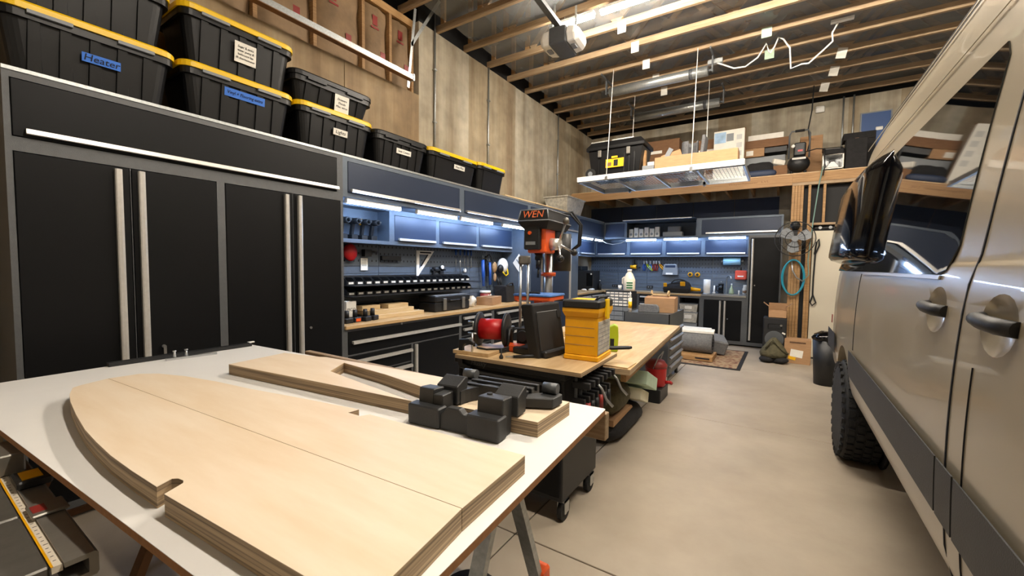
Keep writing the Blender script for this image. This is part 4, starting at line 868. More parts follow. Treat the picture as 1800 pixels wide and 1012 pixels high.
# under the bench
t = thing('foam_block', 'pale green foam block sloping under the plywood bench', 'foam', (-1.3, 4.24, 0.3)); MB().obox((0, 0, 0.1), (0.5, 0.55, 0.13), (-0.35, 0, 0.06)).build('block', 'foamg', t, bevel=0.006)
t = thing('foam_block', 'cream foam block tucked below the pale green one', 'foam', (-1.33, 4.2, 0.17)); MB().obox((0, 0, 0.08), (0.44, 0.42, 0.11), (-0.35, 0, 0.08)).build('block', 'foamw', t, bevel=0.006)
def pillow(name, label, c, size, rot, m, cat, seed=1, sq=0.6):
    t = thing(name, label, cat, c, rot); n, mm = 20, 8; rings = []; R = random.Random(seed)
    for i in range(mm + 1):
        tt = PI * i / mm; q = []
        for k in range(n):
            a = 2 * PI * k / n; ca, sa = math.cos(a), math.sin(a); s_ = (abs(ca) ** (2 / sq * 0.5 + 1.2) + abs(sa) ** (2 / sq * 0.5 + 1.2)) ** (-1 / (2 / sq * 0.5 + 1.2))
            r = math.sin(tt) ** 0.35 if 0 < i < mm else 0.02
            q.append((ca * s_ * r * size[0], sa * s_ * r * size[1], size[2] - math.cos(tt) * size[2] + R.uniform(-.006, .006)))
        rings.append(q)
    MB().loft(rings, True, True).build('body', m, t); return t
pillow('floor_cushion', 'large dark brown cushion under the bench corner', (-1.38, 3.7, 0.225), (0.23, 0.27, 0.125), 0.0, 'olive', 'cushion', 3, 0.3)
tag(MB().prism([(3.44, 0.165), (4.0, 0.19), (3.96, 0.222), (3.44, 0.222)], -1.6, -1.165, 'x').build('beige_wedge', 'card', bevel=0.004), 'beige padded wedge between the brown cushion and the black bag', 'wedge')
pillow('duffel_bag', 'black bag lying flat on the floor beneath the brown cushion', (-1.37, 3.87, 0.0), (0.25, 0.48, 0.09), 0.0, 'cloth', 'bag', 5, 0.25)
tag(MB().box(-1.42, -1.1, 4.82, 5.2, 0, 0.16).build('black_crate', 'bplast', bevel=0.01), 'low black crate under the red vacuum', 'crate')
t = thing('shop_vacuum', 'red bucket vacuum under the far end of the plywood bench', 'vacuum', (-1.2, 5.0, 0.161)); MB().lathe([(0.1, 0), (0.115, 0.02), (0.12, 0.2), (0.125, 0.22)], n=22).build('tank', 'red', t); MB().lathe([(0.127, 0.22), (0.127, 0.25), (0.09, 0.3), (0.04, 0.31)], n=22).build('lid', 'redm', t)
MB().tube([(-0.0, -0.125, 0.22), (0.05, -0.1, 0.36), (0.08, 0.0, 0.41), (0.05, 0.1, 0.36), (0.0, 0.125, 0.22)], 0.006).build('bail_handle', 'steel', t); MB().tube([(0.11, 0.0, 0.05), (0.16, 0.0, 0.06), (0.17, 0.04, 0.04)], 0.02).build('hose_port', 'red', t)
# drawer cart
t = thing('drawer_cart', 'grey rolling drawer cart at the far end of the plywood bench', 'cart', (-1.5, 6.05, 0))
MB().box(-1.78, -1.2, 5.62, 6.5, 0.12, 0.74).build('body', 'greysteel', t, world=True, bevel=0.004)
MB().box(-1.79, -1.19, 5.6, 6.52, 0.74, 0.755).box(-1.79, -1.78, 5.6, 6.52, 0.755, 0.94).box(-1.2, -1.19, 5.6, 6.52, 0.755, 0.94).box(-1.79, -1.19, 5.6, 5.61, 0.755, 0.94).box(-1.79, -1.19, 6.51, 6.52, 0.755, 0.94).box(-1.78, -1.2, 5.61, 6.51, 0.915, 0.925).build('top_tray', 'greysteel', t, world=True)
for k in range(5):
    a = 0.15 + k * 0.118; dr = MB().box(-1.2, -1.192, 5.66, 6.46, a, a + 0.106).build('drawer', 'frame', t, world=True, bevel=0.002)
    o = MB().prism([(-1.192, a + 0.105), (-1.165, a + 0.09), (-1.17, a + 0.07), (-1.192, a + 0.075)], 5.66, 6.46, 'y').build('drawer_pull', 'alus', dr); o.location = (1.5, -6.05, 0)
for x_ in (-1.73, -1.25):
    for y_ in (5.7, 6.42): caster(t, x_, y_, 0.055)
t = thing('cardboard_box', 'open brown cardboard box on the drawer cart', 'box', (-1.42, 6.12, 0.926), 0.1)
MB().box(-0.2, 0.2, -0.2, 0.2, 0, 0.006).box(-0.2, -0.194, -0.2, 0.2, 0, 0.2).box(0.194, 0.2, -0.2, 0.2, 0, 0.2).box(-0.2, 0.2, -0.2, -0.194, 0, 0.2).box(-0.2, 0.2, 0.194, 0.2, 0, 0.2).build('carton', 'card', t)
MB().obox((0, -0.08, 0.203), (0.4, 0.23, 0.005), (0.06, 0, 0)).obox((0.0, 0.15, 0.205), (0.4, 0.12, 0.005), (-0.1, 0, 0)).build('flap', 'card', t)
t = thing('wooden_jig', 'small wooden jig with a loop lying on the open cardboard box', 'jig', (-1.42, 6.1, 1.142)); MB().box(-0.14, -0.12, -0.02, 0.02, 0, 0.08).obox((-0.02, 0.0, 0.02), (0.24, 0.04, 0.02)).build('block', 'palewood', t); MB().tube([(0.1, 0.05 * math.cos(a * PI / 5), 0.04 + 0.035 * math.sin(a * PI / 5)) for a in range(10)], 0.01, closed=True).build('loop', 'palewood', t)
t = thing('grey_case', 'flat grey plastic case leaning in front of the cardboard box', 'case', (-1.52, 5.84, 0.926), 0.08); MB().prism([(-0.14, 0.0), (0.13, 0.0), (0.14, 0.03), (0.13, 0.09), (0.1, 0.115), (-0.11, 0.115), (-0.14, 0.09)], -0.03, 0.03, 'y').build('shell', 'felt', t, bevel=0.008)
# small parts cabinet
t = thing('parts_cabinet', 'black parts cabinet with rows of labelled clear drawers', 'parts cabinet', (-1.985, 5.95, 0.76))
tb2 = thing('side_stand', 'black stand carrying the parts cabinet behind the plywood bench', 'stand', (-1.985, 6.1, 0))
MB().box(-0.2, 0.2, -0.14, 0.14, 0.71, 0.758).build('top', 'bplast', tb2)
for sx in (-1, 1):
    for sy in (-1, 1): MB().box(sx * 0.17 - 0.015, sx * 0.17 + 0.015, sy * 0.12 - 0.015, sy * 0.12 + 0.015, 0, 0.71).build('leg', 'bplast', tb2)
MB().box(-0.2, 0.2, 0.05, 0.2, 0, 0.44).box(-0.2, -0.194, -0.005, 0.05, 0, 0.44).box(0.194, 0.2, -0.005, 0.05, 0, 0.44).box(-0.2, 0.2, -0.005, 0.05, 0.432, 0.44).box(-0.2, 0.2, -0.005, 0.05, 0, 0.008).build('case', 'bplast', t)
rows = [(0.395, 6, 0.032), (0.352, 6, 0.038), (0.308, 6, 0.038), (0.264, 6, 0.038), (0.22, 6, 0.038), (0.15, 3, 0.06), (0.08, 3, 0.06), (0.012, 3, 0.06)]
R = random.Random(4)
for z, n, h in rows:
    for k in range(n):
        a = -0.192 + 0.384 * k / n; b = -0.192 + 0.384 * (k + 1) / n - 0.004
        dr = MB().box(a, b, 0.0, 0.048, z, z + h).build('drawer', 'greyplast', t)
        if n == 6 and R.random() < 0.85: MB().box(a + 0.004, b - 0.004, -0.002, 0.0, z + 0.006, z + h - 0.008).build('drawer_tag', 'paper', dr)
t = thing('glue_jug', 'cream plastic jug with green label on the parts cabinet', 'jug', (-1.87, 6.06, 1.201))
MB().lathe([(0.078, 0), (0.085, 0.012), (0.085, 0.16), (0.078, 0.18), (0.045, 0.255), (0.03, 0.27), (0.028, 0.29)], n=24).build('body', 'jug', t)
MB().lathe([(0.033, 0.285), (0.033, 0.31), (0.028, 0.315)], n=18).build('cap', 'white', t)
lb = MB().obox((0.03, -0.083, 0.085), (0.095, 0.006, 0.11), (0, 0, 0.25)).build('label', 'white', t)
for z, m_ in ((0.12, 'green'), (0.085, 'green'), (0.05, 'green')): MB().obox((0.031, -0.0868, z), (0.086, 0.002, 0.022), (0, 0, 0.25)).build('label_band', m_, lb)
MB().tube([(-0.07, 0, 0.2), (-0.1, 0, 0.18), (-0.1, 0, 0.11), (-0.082, 0, 0.09)], 0.012).build('handle', 'jug', t)
t = thing('caulk_tube', 'white caulk tube standing right of the parts cabinet', 'caulk tube', (-1.74, 5.7, 0.926)); MB().cyl((0, 0, 0), (0, 0, 0.2), 0.024, n=18).build('barrel', 'jug', t); MB().cyl((0, 0, 0.2), (0, 0, 0.285), 0.012, 0.005).build('nozzle', 'white', t); MB().cyl((0, 0, 0.06), (0, 0, 0.15), 0.0245, n=18).build('label', 'inkyel', t)
t = thing('white_cup', 'small white cup left of the glue jug', 'cup', (-2.02, 6.1, 1.201)); MB().lathe([(0.022, 0), (0.03, 0.075), (0.027, 0.075), (0.02, 0.01)], n=16).build('body', 'white', t)

# ================================================================== back run
ZK = 1.0
def Bc(x_): return (x_, YB, 0)
cabinet('base_cabinet', 'black drawer base in the back left corner', 'cabinet', Bc(-3.7), 0, 0.4, 0.6, 0.05, ZK - 0.04, drawer_fronts(0.03, 0.37, [(0.12, 0.4), (0.415, 0.62), (0.635, 0.78), (0.795, 0.94)], 0.05, 0.34))
cabinet('base_cabinet', 'black drawer base behind the parts cabinet', 'cabinet', Bc(-3.3), 0, 0.62, 0.6, 0.05, ZK - 0.04, drawer_fronts(0.03, 0.59, [(0.12, 0.4), (0.415, 0.62), (0.635, 0.78), (0.795, 0.94)], 0.05, 0.55))
cabinet('base_cabinet', 'black drawer base below the tool bag', 'cabinet', Bc(-2.68), 0, 0.84, 0.6, 0.05, ZK - 0.04, drawer_fronts(0.03, 0.47, [(0.12, 0.4), (0.415, 0.62), (0.635, 0.78), (0.795, 0.94)], 0.05, 0.45) + [(0.5, 0.81, 0.12, 0.94, 'door')])
cabinet('base_cabinet', 'open black kneehole base holding clear bins', 'cabinet', Bc(-1.84), 0, 0.46, 0.6, 0.05, ZK - 0.04, [], openings=[(0.04, 0.43, 0.06, 0.92)], dm='door')
cabinet('sink_cabinet', 'black two-door sink cabinet with long vertical handles', 'cabinet', Bc(-1.38), 0, 0.82, 0.6, 0.03, ZK - 0.03,
        [(0.06, 0.395, 0.1, 0.9, 'door', ('v', 0.36, 0.13, 0.89)), (0.405, 0.74, 0.1, 0.9, 'door', ('v', 0.445, 0.13, 0.89), ('k', 0.5, 0.53))])
cabinet('tall_locker', 'tall black single-door locker beside the sink', 'locker', Bc(-0.56), 0, 0.56, 0.6, 0.03, 2.19, [(0.035, 0.53, 0.1, 2.14, 'door', ('v', 0.075, 0.14, 2.12), ('k', 0.13, 1.22))])
W = 7.92; 
cabinet('base_cabinet', 'black base on the left wall between the slate locker and the back corner', 'cabinet', Lc(7.92), R90, 1.39, 0.58, 0.05, ZK - 0.04, drawer_fronts(0.04, 0.68, [(0.12, 0.4), (0.415, 0.62), (0.635, 0.78), (0.795, 0.94)], 0.07, 0.65) + drawer_fronts(0.72, 1.38, [(0.12, 0.4), (0.415, 0.62), (0.635, 0.78), (0.795, 0.94)], 0.75, 1.35))
tag(MB().box(-4.08, X0 + 0.02, 7.925, YB - 0.02, ZK - 0.039, ZK).build('worktop', 'maple', bevel=0.004), 'butcher block worktop beside the slate locker in the back corner', 'worktop')
tag(MB().box(-4.08, -1.385, YB - 0.02, YW - 0.03, ZK - 0.039, ZK).build('worktop', 'maple', bevel=0.004), 'butcher block worktop along the back wall', 'worktop')
sk = thing('kitchen_sink', 'stainless sink worktop left of the tall back locker', 'sink', (-0.97, YB, ZK - 0.03))
MB().box(-0.41, 0.405, -0.02, 0.08, 0, 0.034).box(-0.41, 0.405, 0.45, 0.6, 0, 0.034).box(-0.41, -0.25, 0.08, 0.45, 0, 0.034).box(0.25, 0.405, 0.08, 0.45, 0, 0.034).box(-0.25, 0.25, 0.08, 0.45, 0, 0.004).build('rim', 'steel', sk)
MB().tube([(0.0, 0.5, 0.034), (0.0, 0.5, 0.3), (0.01, 0.48, 0.38), (0.05, 0.42, 0.42), (0.09, 0.36, 0.4), (0.11, 0.33, 0.34)], 0.014, 10).build('faucet', 'steel', sk)
# uppers on the back wall
for xa, xb, lab in ((-3.86, -3.05, 'small slate wall cabinet in the back corner'), (-3.05, -2.24, 'small slate wall cabinet over the pliers'), (-2.24, -1.43, 'small slate wall cabinet over the dustpan tray'), (-1.43, -0.565, 'small slate wall cabinet over the sink')):
    W = xb - xa
    cabinet('wall_cabinet', lab, 'cabinet', (xa, 9.73, 0), 0, W, 0.21, 1.79, 2.19, [(0.045, W - 0.04, 1.84, 2.13, 'door', ('h', 0.075, W - 0.07, 1.862))], 'frameg', 'doorb', group='small wall cabinets on the back wall')
cabinet('wall_cabinet', 'small slate wall cabinet right of the slate locker', 'cabinet', (-3.86, 7.95, 0), R90, 0.78, 0.2, 1.79, 2.19, [(0.045, 0.74, 1.84, 2.13, 'door', ('h', 0.075, 0.71, 1.862))], 'frameg', 'doorb')
cabinet('wall_cabinet', 'small slate wall cabinet on the left wall touching the back corner', 'cabinet', (-3.86, 8.73, 0), R90, 0.98, 0.2, 1.79, 2.19, [(0.045, 0.9, 1.84, 2.13, 'door', ('h', 0.075, 0.87, 1.862))], 'frameg', 'doorb')
cabinet('overhead_cabinet', 'narrow slate overhead filler in the back corner', 'cabinet', Bc(-3.5), 0, 0.5, 0.6, 2.19, 2.57, [(0.03, 0.47, 2.235, 2.53, 'door')], 'frameg', 'doorb')
cabinet('overhead_cabinet', 'open slate overhead cabinet with its flap raised, holding white packs', 'cabinet', Bc(-3.0), 0, 1.54, 0.6, 2.19, 2.57, [], 'frameg', 'doorb', openings=[(0.03, 1.48, 2.215, 2.545)])
t = [o for o in C.objects if o.get('label', '').startswith('open slate overhead')][0]
dr = MB().box(0.03, 1.5, -0.34, 0.01, 2.55, 2.566).build('flap_door', 'doorb', t, bevel=0.003); MB().box(0.05, 1.45, -0.372, -0.342, 2.55, 2.567).build('handle', 'alu', dr)
cabinet('overhead_cabinet', 'slate flip-up overhead cabinet above the tall back locker', 'cabinet', Bc(-1.46), 0, 1.46, 0.6, 2.19, 2.57, [(0.05, 1.42, 2.235, 2.53, 'door', ('h', 0.13, 1.38, 2.262))], 'frameg', 'doorb')
for i in range(6):
    t = thing('white_pack', 'white boxed spare part in the open overhead cabinet, %s from the left' % ordn[i], 'pack', (-2.9 + i * 0.115, YB + 0.12, 2.216), 0, 'packs in the open overhead cabinet')
    MB().box(-0.045, 0.045, -0.04, 0.04, 0, 0.19 + 0.03 * (i % 2)).build('box', 'paper', t, bevel=0.003); MB().cyl((0, -0.04, 0.07), (0, -0.042, 0.07), 0.03).build('picture', 'greyplast', t)
t = thing('grey_case', 'grey plastic case lying in the open overhead cabinet', 'case', (-2.0, YB + 0.15, 2.216)); MB().rbox(-0.2, 0.2, -0.1, 0.1, 0, 0.1, 0.02).build('body', 'greyplast', t); MB().rbox(-0.1, 0.16, -0.09, 0.09, 0.1, 0.22, 0.02).build('top', 'greyplast', t)
# pegboard on the back wall
pb = thing('pegboard', 'slotted grey steel pegboard behind the back counter', 'pegboard', (-2.3, YW - 0.02, ZK))
for i in range(5):
    a = -4.05 + i * 0.7
    MB().box(a, a + 0.695, YW - 0.03, YW - 0.012, 1.42, 1.79).build('slotted_panel', 'pegx', pb, world=True)
    for k in range(5): MB().box(a, a + 0.695, YW - 0.026, YW - 0.012, 1.0 + k * 0.084, 1.0 + k * 0.084 + 0.08).build('slat', 'frameg', pb, world=True)
YP = YW - 0.03
def hb(name, label, cat, x_, z): return thing(name, label, cat, (x_, YP, z))
t = hb('heat_gun', 'yellow and black heat gun hanging on the back pegboard', 'heat gun', -2.95, 1.56); MB().cyl((-0.08, -0.06, 0), (0.06, -0.06, 0), 0.04, 0.048).build('barrel', 'amber', t); MB().cyl((0.06, -0.06, 0), (0.15, -0.06, -0.02), 0.025, 0.02).build('nozzle', 'bplast', t); MB().obox((-0.02, -0.06, 0.1), (0.05, 0.05, 0.14)).build('grip', 'bplast', t)
for i, (x_, m1) in enumerate(((-2.72, 'bluetool'), (-2.66, 'lime'), (-2.58, 'bluecloth'), (-2.5, 'redm'), (-2.44, 'redm'), (-2.37, 'amber'))):
    t = hb('pliers', '%s handled pliers hanging on the back pegboard, %s from the heat gun' % (('blue', 'green', 'pale blue', 'red', 'dark red', 'yellow')[i], ordn[i]), 'pliers', x_, 1.66)
    tl = 0.25 if i in (1, 5) else 0.0
    MB().obox((0, -0.02, 0.0), (0.035, 0.02, 0.08), (0, -tl, 0)).build('jaws', 'steel', t); MB().tube([(-0.01, -0.02, -0.03), (-0.025 + tl * .2, -0.02, -0.1), (-0.01 + tl * .5, -0.02, -0.19)], 0.012).tube([(0.01, -0.02, -0.03), (0.03 + tl * .2, -0.02, -0.1), (0.015 + tl * .5, -0.02, -0.19)], 0.012).build('grips', m1, t)
t = hb('dustpan_tray', 'grey hanging tray with white label on the back pegboard', 'tray', -2.12, 1.38); MB().prism([(-0.17, 0), (0.17, 0), (0.14, 0.235), (0.12, 0.25), (-0.12, 0.25), (-0.14, 0.235)], -0.09, -0.0, 'y').build('pan', 'greyplast', t, bevel=0.006); MB().box(-0.09, 0.06, -0.093, -0.09, 0.01, 0.05).build('label', 'paper', t); MB().box(-0.11, 0.11, -0.094, -0.09, 0.17, 0.22).build('opening', 'doorb', t)
for x_, lab in ((-1.7, 'left one'), (-1.55, 'right one')):
    t = hb('tape_measure', 'yellow and black tape measure on the back pegboard, %s' % lab, 'tape measure', x_, 1.4); MB().lathe([(0.04, -0.06), (0.05, -0.05), (0.05, -0.0)], n=18, axis='y').build('case', 'amber', t); MB().cyl((0, -0.061, 0), (0, -0.066, 0), 0.03).build('face', 'bplast', t)
t = hb('paper_roll_holder', 'blue paper towel roll in a holder near the tall back locker', 'paper towel', -0.88, 1.7); MB().cyl((-0.16, -0.09, 0), (0.16, -0.09, 0), 0.085, n=20).build('roll', mat('light blue paper', '#8fc0dd', 0.8), t); MB().cyl((-0.2, -0.09, 0), (0.21, -0.09, 0), 0.012).build('rod', 'steel', t); MB().box(-0.2, -0.19, -0.1, 0, -0.02, 0.02).box(0.19, 0.2, -0.1, 0, -0.02, 0.02).build('bracket', 'steel', t)
t = hb('hanging_pouch', 'red orange zipped pouch hanging above the sink', 'pouch', -0.71, 1.41); MB().rbox(-0.11, 0.11, -0.08, 0.0, -0.1, 0.095, 0.03).build('body', 'redm' if False else mat('coral nylon', '#cf4a35', 0.6), t); MB().box(-0.06, 0.05, -0.082, -0.08, -0.04, -0.015).build('zip_label', 'paper', t); MB().cyl((0, -0.03, 0.09), (0, -0.03, 0.16), 0.012).build('loop', 'bplast', t)
for x_, lab in ((-3.42, 'near the corner machine'), (-2.58, 'left of the tool bag')):
    t = hb('wall_outlet', 'black twin wall outlet on the back counter, %s' % lab, 'outlet', x_, 1.09); MB().rbox(-0.07, 0.07, -0.02, 0, -0.03, 0.03, 0.006).build('plate', 'bplast', t); MB().box(-0.04, -0.015, -0.022, -0.02, -0.015, 0.015).box(0.015, 0.04, -0.022, -0.02, -0.015, 0.015).build('sockets', 'greyplast', t)
# on the back counter
t = thing('countertop_machine', 'black boxy machine standing in the back corner', 'machine', (-3.86, 9.3, ZK)); MB().rbox(-0.22, 0.22, -0.22, 0.2, 0, 0.46, 0.02).build('body', 'bplast', t); MB().rbox(-0.22, -0.08, -0.2, 0.18, 0.46, 0.56, 0.02).build('hopper', 'bplast', t); MB().box(0.05, 0.2, -0.224, -0.22, 0.1, 0.4).build('glass_door', 'blackgloss', t); MB().cyl((0.17, -0.22, 0.38), (0.17, -0.235, 0.38), 0.018).build('knob', 'white', t)
for i, (x_, y_) in enumerate(((-3.72, 8.75), (-3.62, 8.9), (-3.66, 9.05))): tag(MB().blob((x_, y_, ZK + 0.025), (0.06, 0.05, 0.028), jit=0.25, seed=i, flat=-0.025).build('paper_scrap', 'paper'), 'crumpled white paper on the corner worktop, %s from the locker' % ordn[i], 'paper')
t = thing('dark_bottle', 'small dark bottle in front of the corner machine', 'bottle', (-3.6, 9.4, ZK)); MB().lathe([(0.04, 0), (0.04, 0.13), (0.015, 0.17), (0.015, 0.21)], n=16).build('body', 'bplast', t); MB().cyl((0, 0, 0.21), (0, 0, 0.235), 0.018).build('cap', 'steel', t)
t = thing('tool_bag', 'black tool bag with yellow trims on the back counter', 'bag', (-1.89, 9.6, ZK)); MB().loft([[(-0.27, -0.12, 0), (0.25, -0.12, 0), (0.25, 0.12, 0), (-0.27, 0.12, 0)], [(-0.29, -0.14, 0.1), (0.28, -0.14, 0.1), (0.28, 0.14, 0.1), (-0.29, 0.14, 0.1)], [(-0.26, -0.1, 0.17), (0.22, -0.1, 0.23), (0.22, 0.1, 0.23), (-0.26, 0.1, 0.17)], [(-0.1, -0.04, 0.2), (0.12, -0.04, 0.29), (0.12, 0.04, 0.29), (-0.1, 0.04, 0.2)]]).build('body', 'cloth', t, bevel=0.02, seg=2)
MB().obox((0.12, -0.125, 0.2), (0.1, 0.02, 0.1), (0.3, 0, 0)).build('yellow_pocket', 'amber', t, bevel=0.006); MB().obox((-0.24, -0.12, 0.17), (0.07, 0.03, 0.09), (0.3, 0, 0)).build('yellow_tab', 'amber', t, bevel=0.006); MB().tube([(-0.12, -0.08, 0.22), (-0.05, -0.1, 0.28), (0.06, -0.1, 0.3), (0.15, -0.08, 0.27)], 0.012).build('strap', 'bplast', t)
t = thing('yellow_sander', 'yellow tool lying right of the tool bag', 'tool', (-1.53, 9.6, ZK)); MB().cyl((-0.1, 0, 0.09), (0.1, 0, 0.08), 0.05, 0.03).build('housing', 'amber', t); MB().rbox(-0.14, 0.14, -0.06, 0.06, 0, 0.045, 0.01).build('plate', 'bplast', t)
t = thing('paper_towel_roll', 'upright white paper towel roll left of the sink', 'paper towel', (-1.31, 9.6, ZK + 0.006)); MB().cyl((0, 0, 0.012), (0, 0, 0.3), 0.068, n=22).build('roll', 'paper', t); MB().cyl((0, 0, 0), (0, 0, 0.012), 0.085, n=22).build('base', 'steel', t)
t = thing('french_press', 'black coffee press beside the faucet', 'coffee press', (-1.07, 9.85, ZK + 0.006)); MB().cyl((0, 0, 0.02), (0, 0, 0.19), 0.05, n=18).build('glass', 'blackgloss', t); MB().lathe([(0.056, 0.19), (0.056, 0.215), (0.02, 0.225)], n=18).build('lid', 'bplast', t); MB().lathe([(0.055, 0), (0.055, 0.02)], n=18).build('base', 'bplast', t); MB().tube([(-0.05, 0, 0.17), (-0.09, 0, 0.15), (-0.09, 0, 0.07), (-0.05, 0, 0.05)], 0.012).build('handle', 'bplast', t); MB().blob((0, 0, 0.25), (0.014, 0.014, 0.014), 10, 6).build('knob', 'steel', t)
t = thing('dish_brush', 'white dish brush standing left of the coffee press', 'brush', (-1.2, 9.83, ZK + 0.006)); MB().cyl((0, 0, 0), (0.005, 0, 0.17), 0.018, 0.014).build('handle', 'white', t); MB().cyl((0, 0, 0), (0, 0, 0.03), 0.028).build('cup', 'white', t)
t = thing('soap_bottle', 'clear green soap bottle right of the faucet', 'bottle', (-0.87, 9.84, ZK + 0.006)); MB().lathe([(0.045, 0), (0.05, 0.03), (0.035, 0.1), (0.014, 0.15), (0.012, 0.19)], n=18).build('body', mat('clear green soap', '#b9cfae', 0.2, trans=0.4), t); MB().cyl((0, 0, 0.19), (0, 0, 0.22), 0.014).build('cap', 'white', t)
t = thing('small_bottle', 'tiny white bottle on the sink rim', 'bottle', (-0.73, 9.83, ZK + 0.006)); MB().lathe([(0.018, 0), (0.012, 0.04), (0.018, 0.07), (0.01, 0.085)], n=14).build('body', 'white', t)
t = thing('glass_jar', 'glass jar of brown sponge pieces at the right end of the sink', 'jar', (-0.62, 9.84, ZK + 0.006)); MB().lathe([(0.045, 0), (0.05, 0.02), (0.05, 0.12), (0.035, 0.15), (0.035, 0.2)], n=18).build('glass', 'cleargrey', t); MB().blob((0, -0.01, 0.06), (0.052, 0.052, 0.05), 12, 6, 0.2).build('contents', 'cardd', t)
# clear bins in the kneehole, floor pieces
for i, (z, h) in enumerate(((0.4, 0.2), (0.62, 0.16))):
    t = thing('clear_bin', ('lower', 'upper')[i] + ' clear plastic bin in the kneehole of the back bench', 'bin', (-1.62, YB + 0.22, z)); MB().loft([[(-0.16, -0.2, 0), (0.16, -0.2, 0), (0.16, 0.2, 0), (-0.16, 0.2, 0)], [(-0.18, -0.22, h), (0.18, -0.22, h), (0.18, 0.22, h), (-0.18, 0.22, h)]]).build('body', 'cleargrey', t); MB().box(-0.185, 0.185, -0.225, 0.225, h, h + 0.015).build('lid', 'greyplast', t); MB().box(-0.07, 0.07, -0.224, -0.214, h * 0.4, h * 0.8).build('label', 'paper', t)
t = thing('bin_support', 'dark crate supporting the clear bins in the kneehole', 'crate', (-1.62, YB + 0.25, 0.07)); MB().box(-0.17, 0.17, -0.2, 0.2, 0, 0.329).build('body', 'greyplast', t, bevel=0.008)
for i, (x0, x1, ya, yb, z, h, lab) in enumerate(((-1.75, -1.08, 8.6, 8.75, 0.31, 0.09, 'long white tube box resting on the grey felt pile'),)):
    tag(MB().box(x0, x1, ya, yb, z, z + h).build('white_box', 'paper', bevel=0.004), lab, 'box')
t = pillow('felt_pile', 'heap of grey felt insulation on the floor before the kneehole', (-1.35, 8.65, 0.014), (0.42, 0.32, 0.155), 0.1, 'felt', 'felt', 7)
t = thing('felt_roll', 'thick roll of grey felt lying on the wooden pallet', 'roll', (-1.25, 7.72, 0.1)); MB().cyl((-0.36, 0, 0.17), (0.32, 0, 0.17), 0.17, n=26).build('roll', 'felt', t)
sp = []
for k in range(26): a = k * 0.7; r = 0.012 + 0.006 * k; sp.append((0.322, r * math.cos(a), 0.17 + r * math.sin(a)))
MB().tube(sp, 0.005, 5).build('spiral_edge', 'ink', t)
tag(MB().obox((-1.22, 7.78, 0.462), (0.6, 0.26, 0.04), (0.05, 0, 0.06)).build('white_board', 'paper', bevel=0.003), 'white board lying on top of the felt roll', 'board')
tag(MB().obox((-0.93, 8.2, 0.2), (0.28, 0.35, 0.25), (0.3, 0.2, 0.4)).build('foam_offcut', 'felt', bevel=0.02), 'grey offcut slumped right of the felt roll', 'foam')
t = thing('wood_pallet', 'low wooden slab under the felt roll on the rug', 'pallet', (-1.25, 7.5, 0)); MB().box(-0.4, 0.36, -0.12, 0.42, 0.022, 0.1).build('slab', 'wood', t, bevel=0.004); MB().box(0.1, 0.32, -0.126, -0.12, 0.055, 0.075).build('grip_slot', 'ink', t)
t = thing('rug', 'worn patterned rug with dark border in front of the sink', 'rug', (-0.88, 7.95, 0)); MB().prism([(-0.6, -0.86), (0.41, -0.85), (0.42, 0.85), (-0.6, 0.83)], 0, 0.01).build('border', 'cloth', t); MB().prism([(-0.57, -0.8), (0.355, -0.79), (0.365, 0.79), (-0.57, 0.77)], 0.01, 0.013).build('field', 'rug', t)
# speaker, sack, carton by the post
t = thing('loudspeaker', 'black loudspeaker standing left of the wooden post', 'speaker', (-0.06, 8.42, 0)); MB().rbox(-0.17, 0.17, -0.16, 0.16, 0, 0.72, 0.02).build('cabinet', 'bplast', t)
MB().lathe([(0.13, -0.165), (0.125, -0.155), (0.05, -0.13)], (0, 0, 0.36), 24, True, 'y').build('woofer', 'rubber', t); MB().lathe([(0.135, -0.166), (0.14, -0.16), (0.14, -0.155)], (0, 0, 0.36), 24, True, 'y').build('woofer_ring', 'greysteel', t); MB().rbox(-0.1, 0.1, -0.166, -0.158, 0.54, 0.62, 0.02).build('horn', 'dark', t); MB().cyl((0.09, -0.165, 0.6), (0.09, -0.175, 0.6), 0.018).build('tweeter_cap', 'alus', t); MB().obox((0.13, -0.165, 0.47), (0.05, 0.004, 0.025), (0, 0.5, 0)).build('sticker', 'paper', t)
t = thing('cardboard_box', 'small open cardboard box on the loudspeaker', 'box', (-0.03, 8.4, 0.721)); MB().box(-0.13, 0.13, -0.1, 0.1, 0, 0.006).box(-0.13, -0.126, -0.1, 0.1, 0, 0.2).box(0.126, 0.13, -0.1, 0.1, 0, 0.2).box(-0.13, 0.13, -0.1, -0.096, 0, 0.13).box(-0.13, 0.13, 0.096, 0.1, 0, 0.24).build('carton', 'card', t); MB().obox((-0.17, 0, 0.22), (0.1, 0.18, 0.004), (0, 0.7, 0)).obox((0.17, 0, 0.22), (0.1, 0.18, 0.004), (0, -0.7, 0)).build('flap', 'card', t)
t = thing('canvas_sack', 'olive canvas bag slumped in front of the loudspeaker', 'bag', (-0.06, 8.08, 0)); t.scale = (0.92, 0.9, 0.78); MB().loft([[(0.2 * math.cos(a) * s, 0.13 * math.sin(a) * s + oy, z) for a in [2 * PI * k / 16 for k in range(16)]] for s, oy, z in ((1.0, 0, 0.12), (1.1, 0, 0.2), (0.9, 0.02, 0.3), (0.55, 0.05, 0.42), (0.15, 0.08, 0.52))], True, True).build('body', 'olive', t)
for sx in (-0.1, 0.11): MB().blob((sx, -0.03, 0.075), (0.12, 0.12, 0.075), 14, 8, 0.08, seed=3).build('bottom_pocket', 'cloth', t)
MB().tube([(-0.12, -0.1, 0.3), (-0.02, -0.06, 0.5), (0.12, -0.08, 0.3), (0.22, -0.08, 0.22)], 0.02, 6).build('strap', 'olive', t)
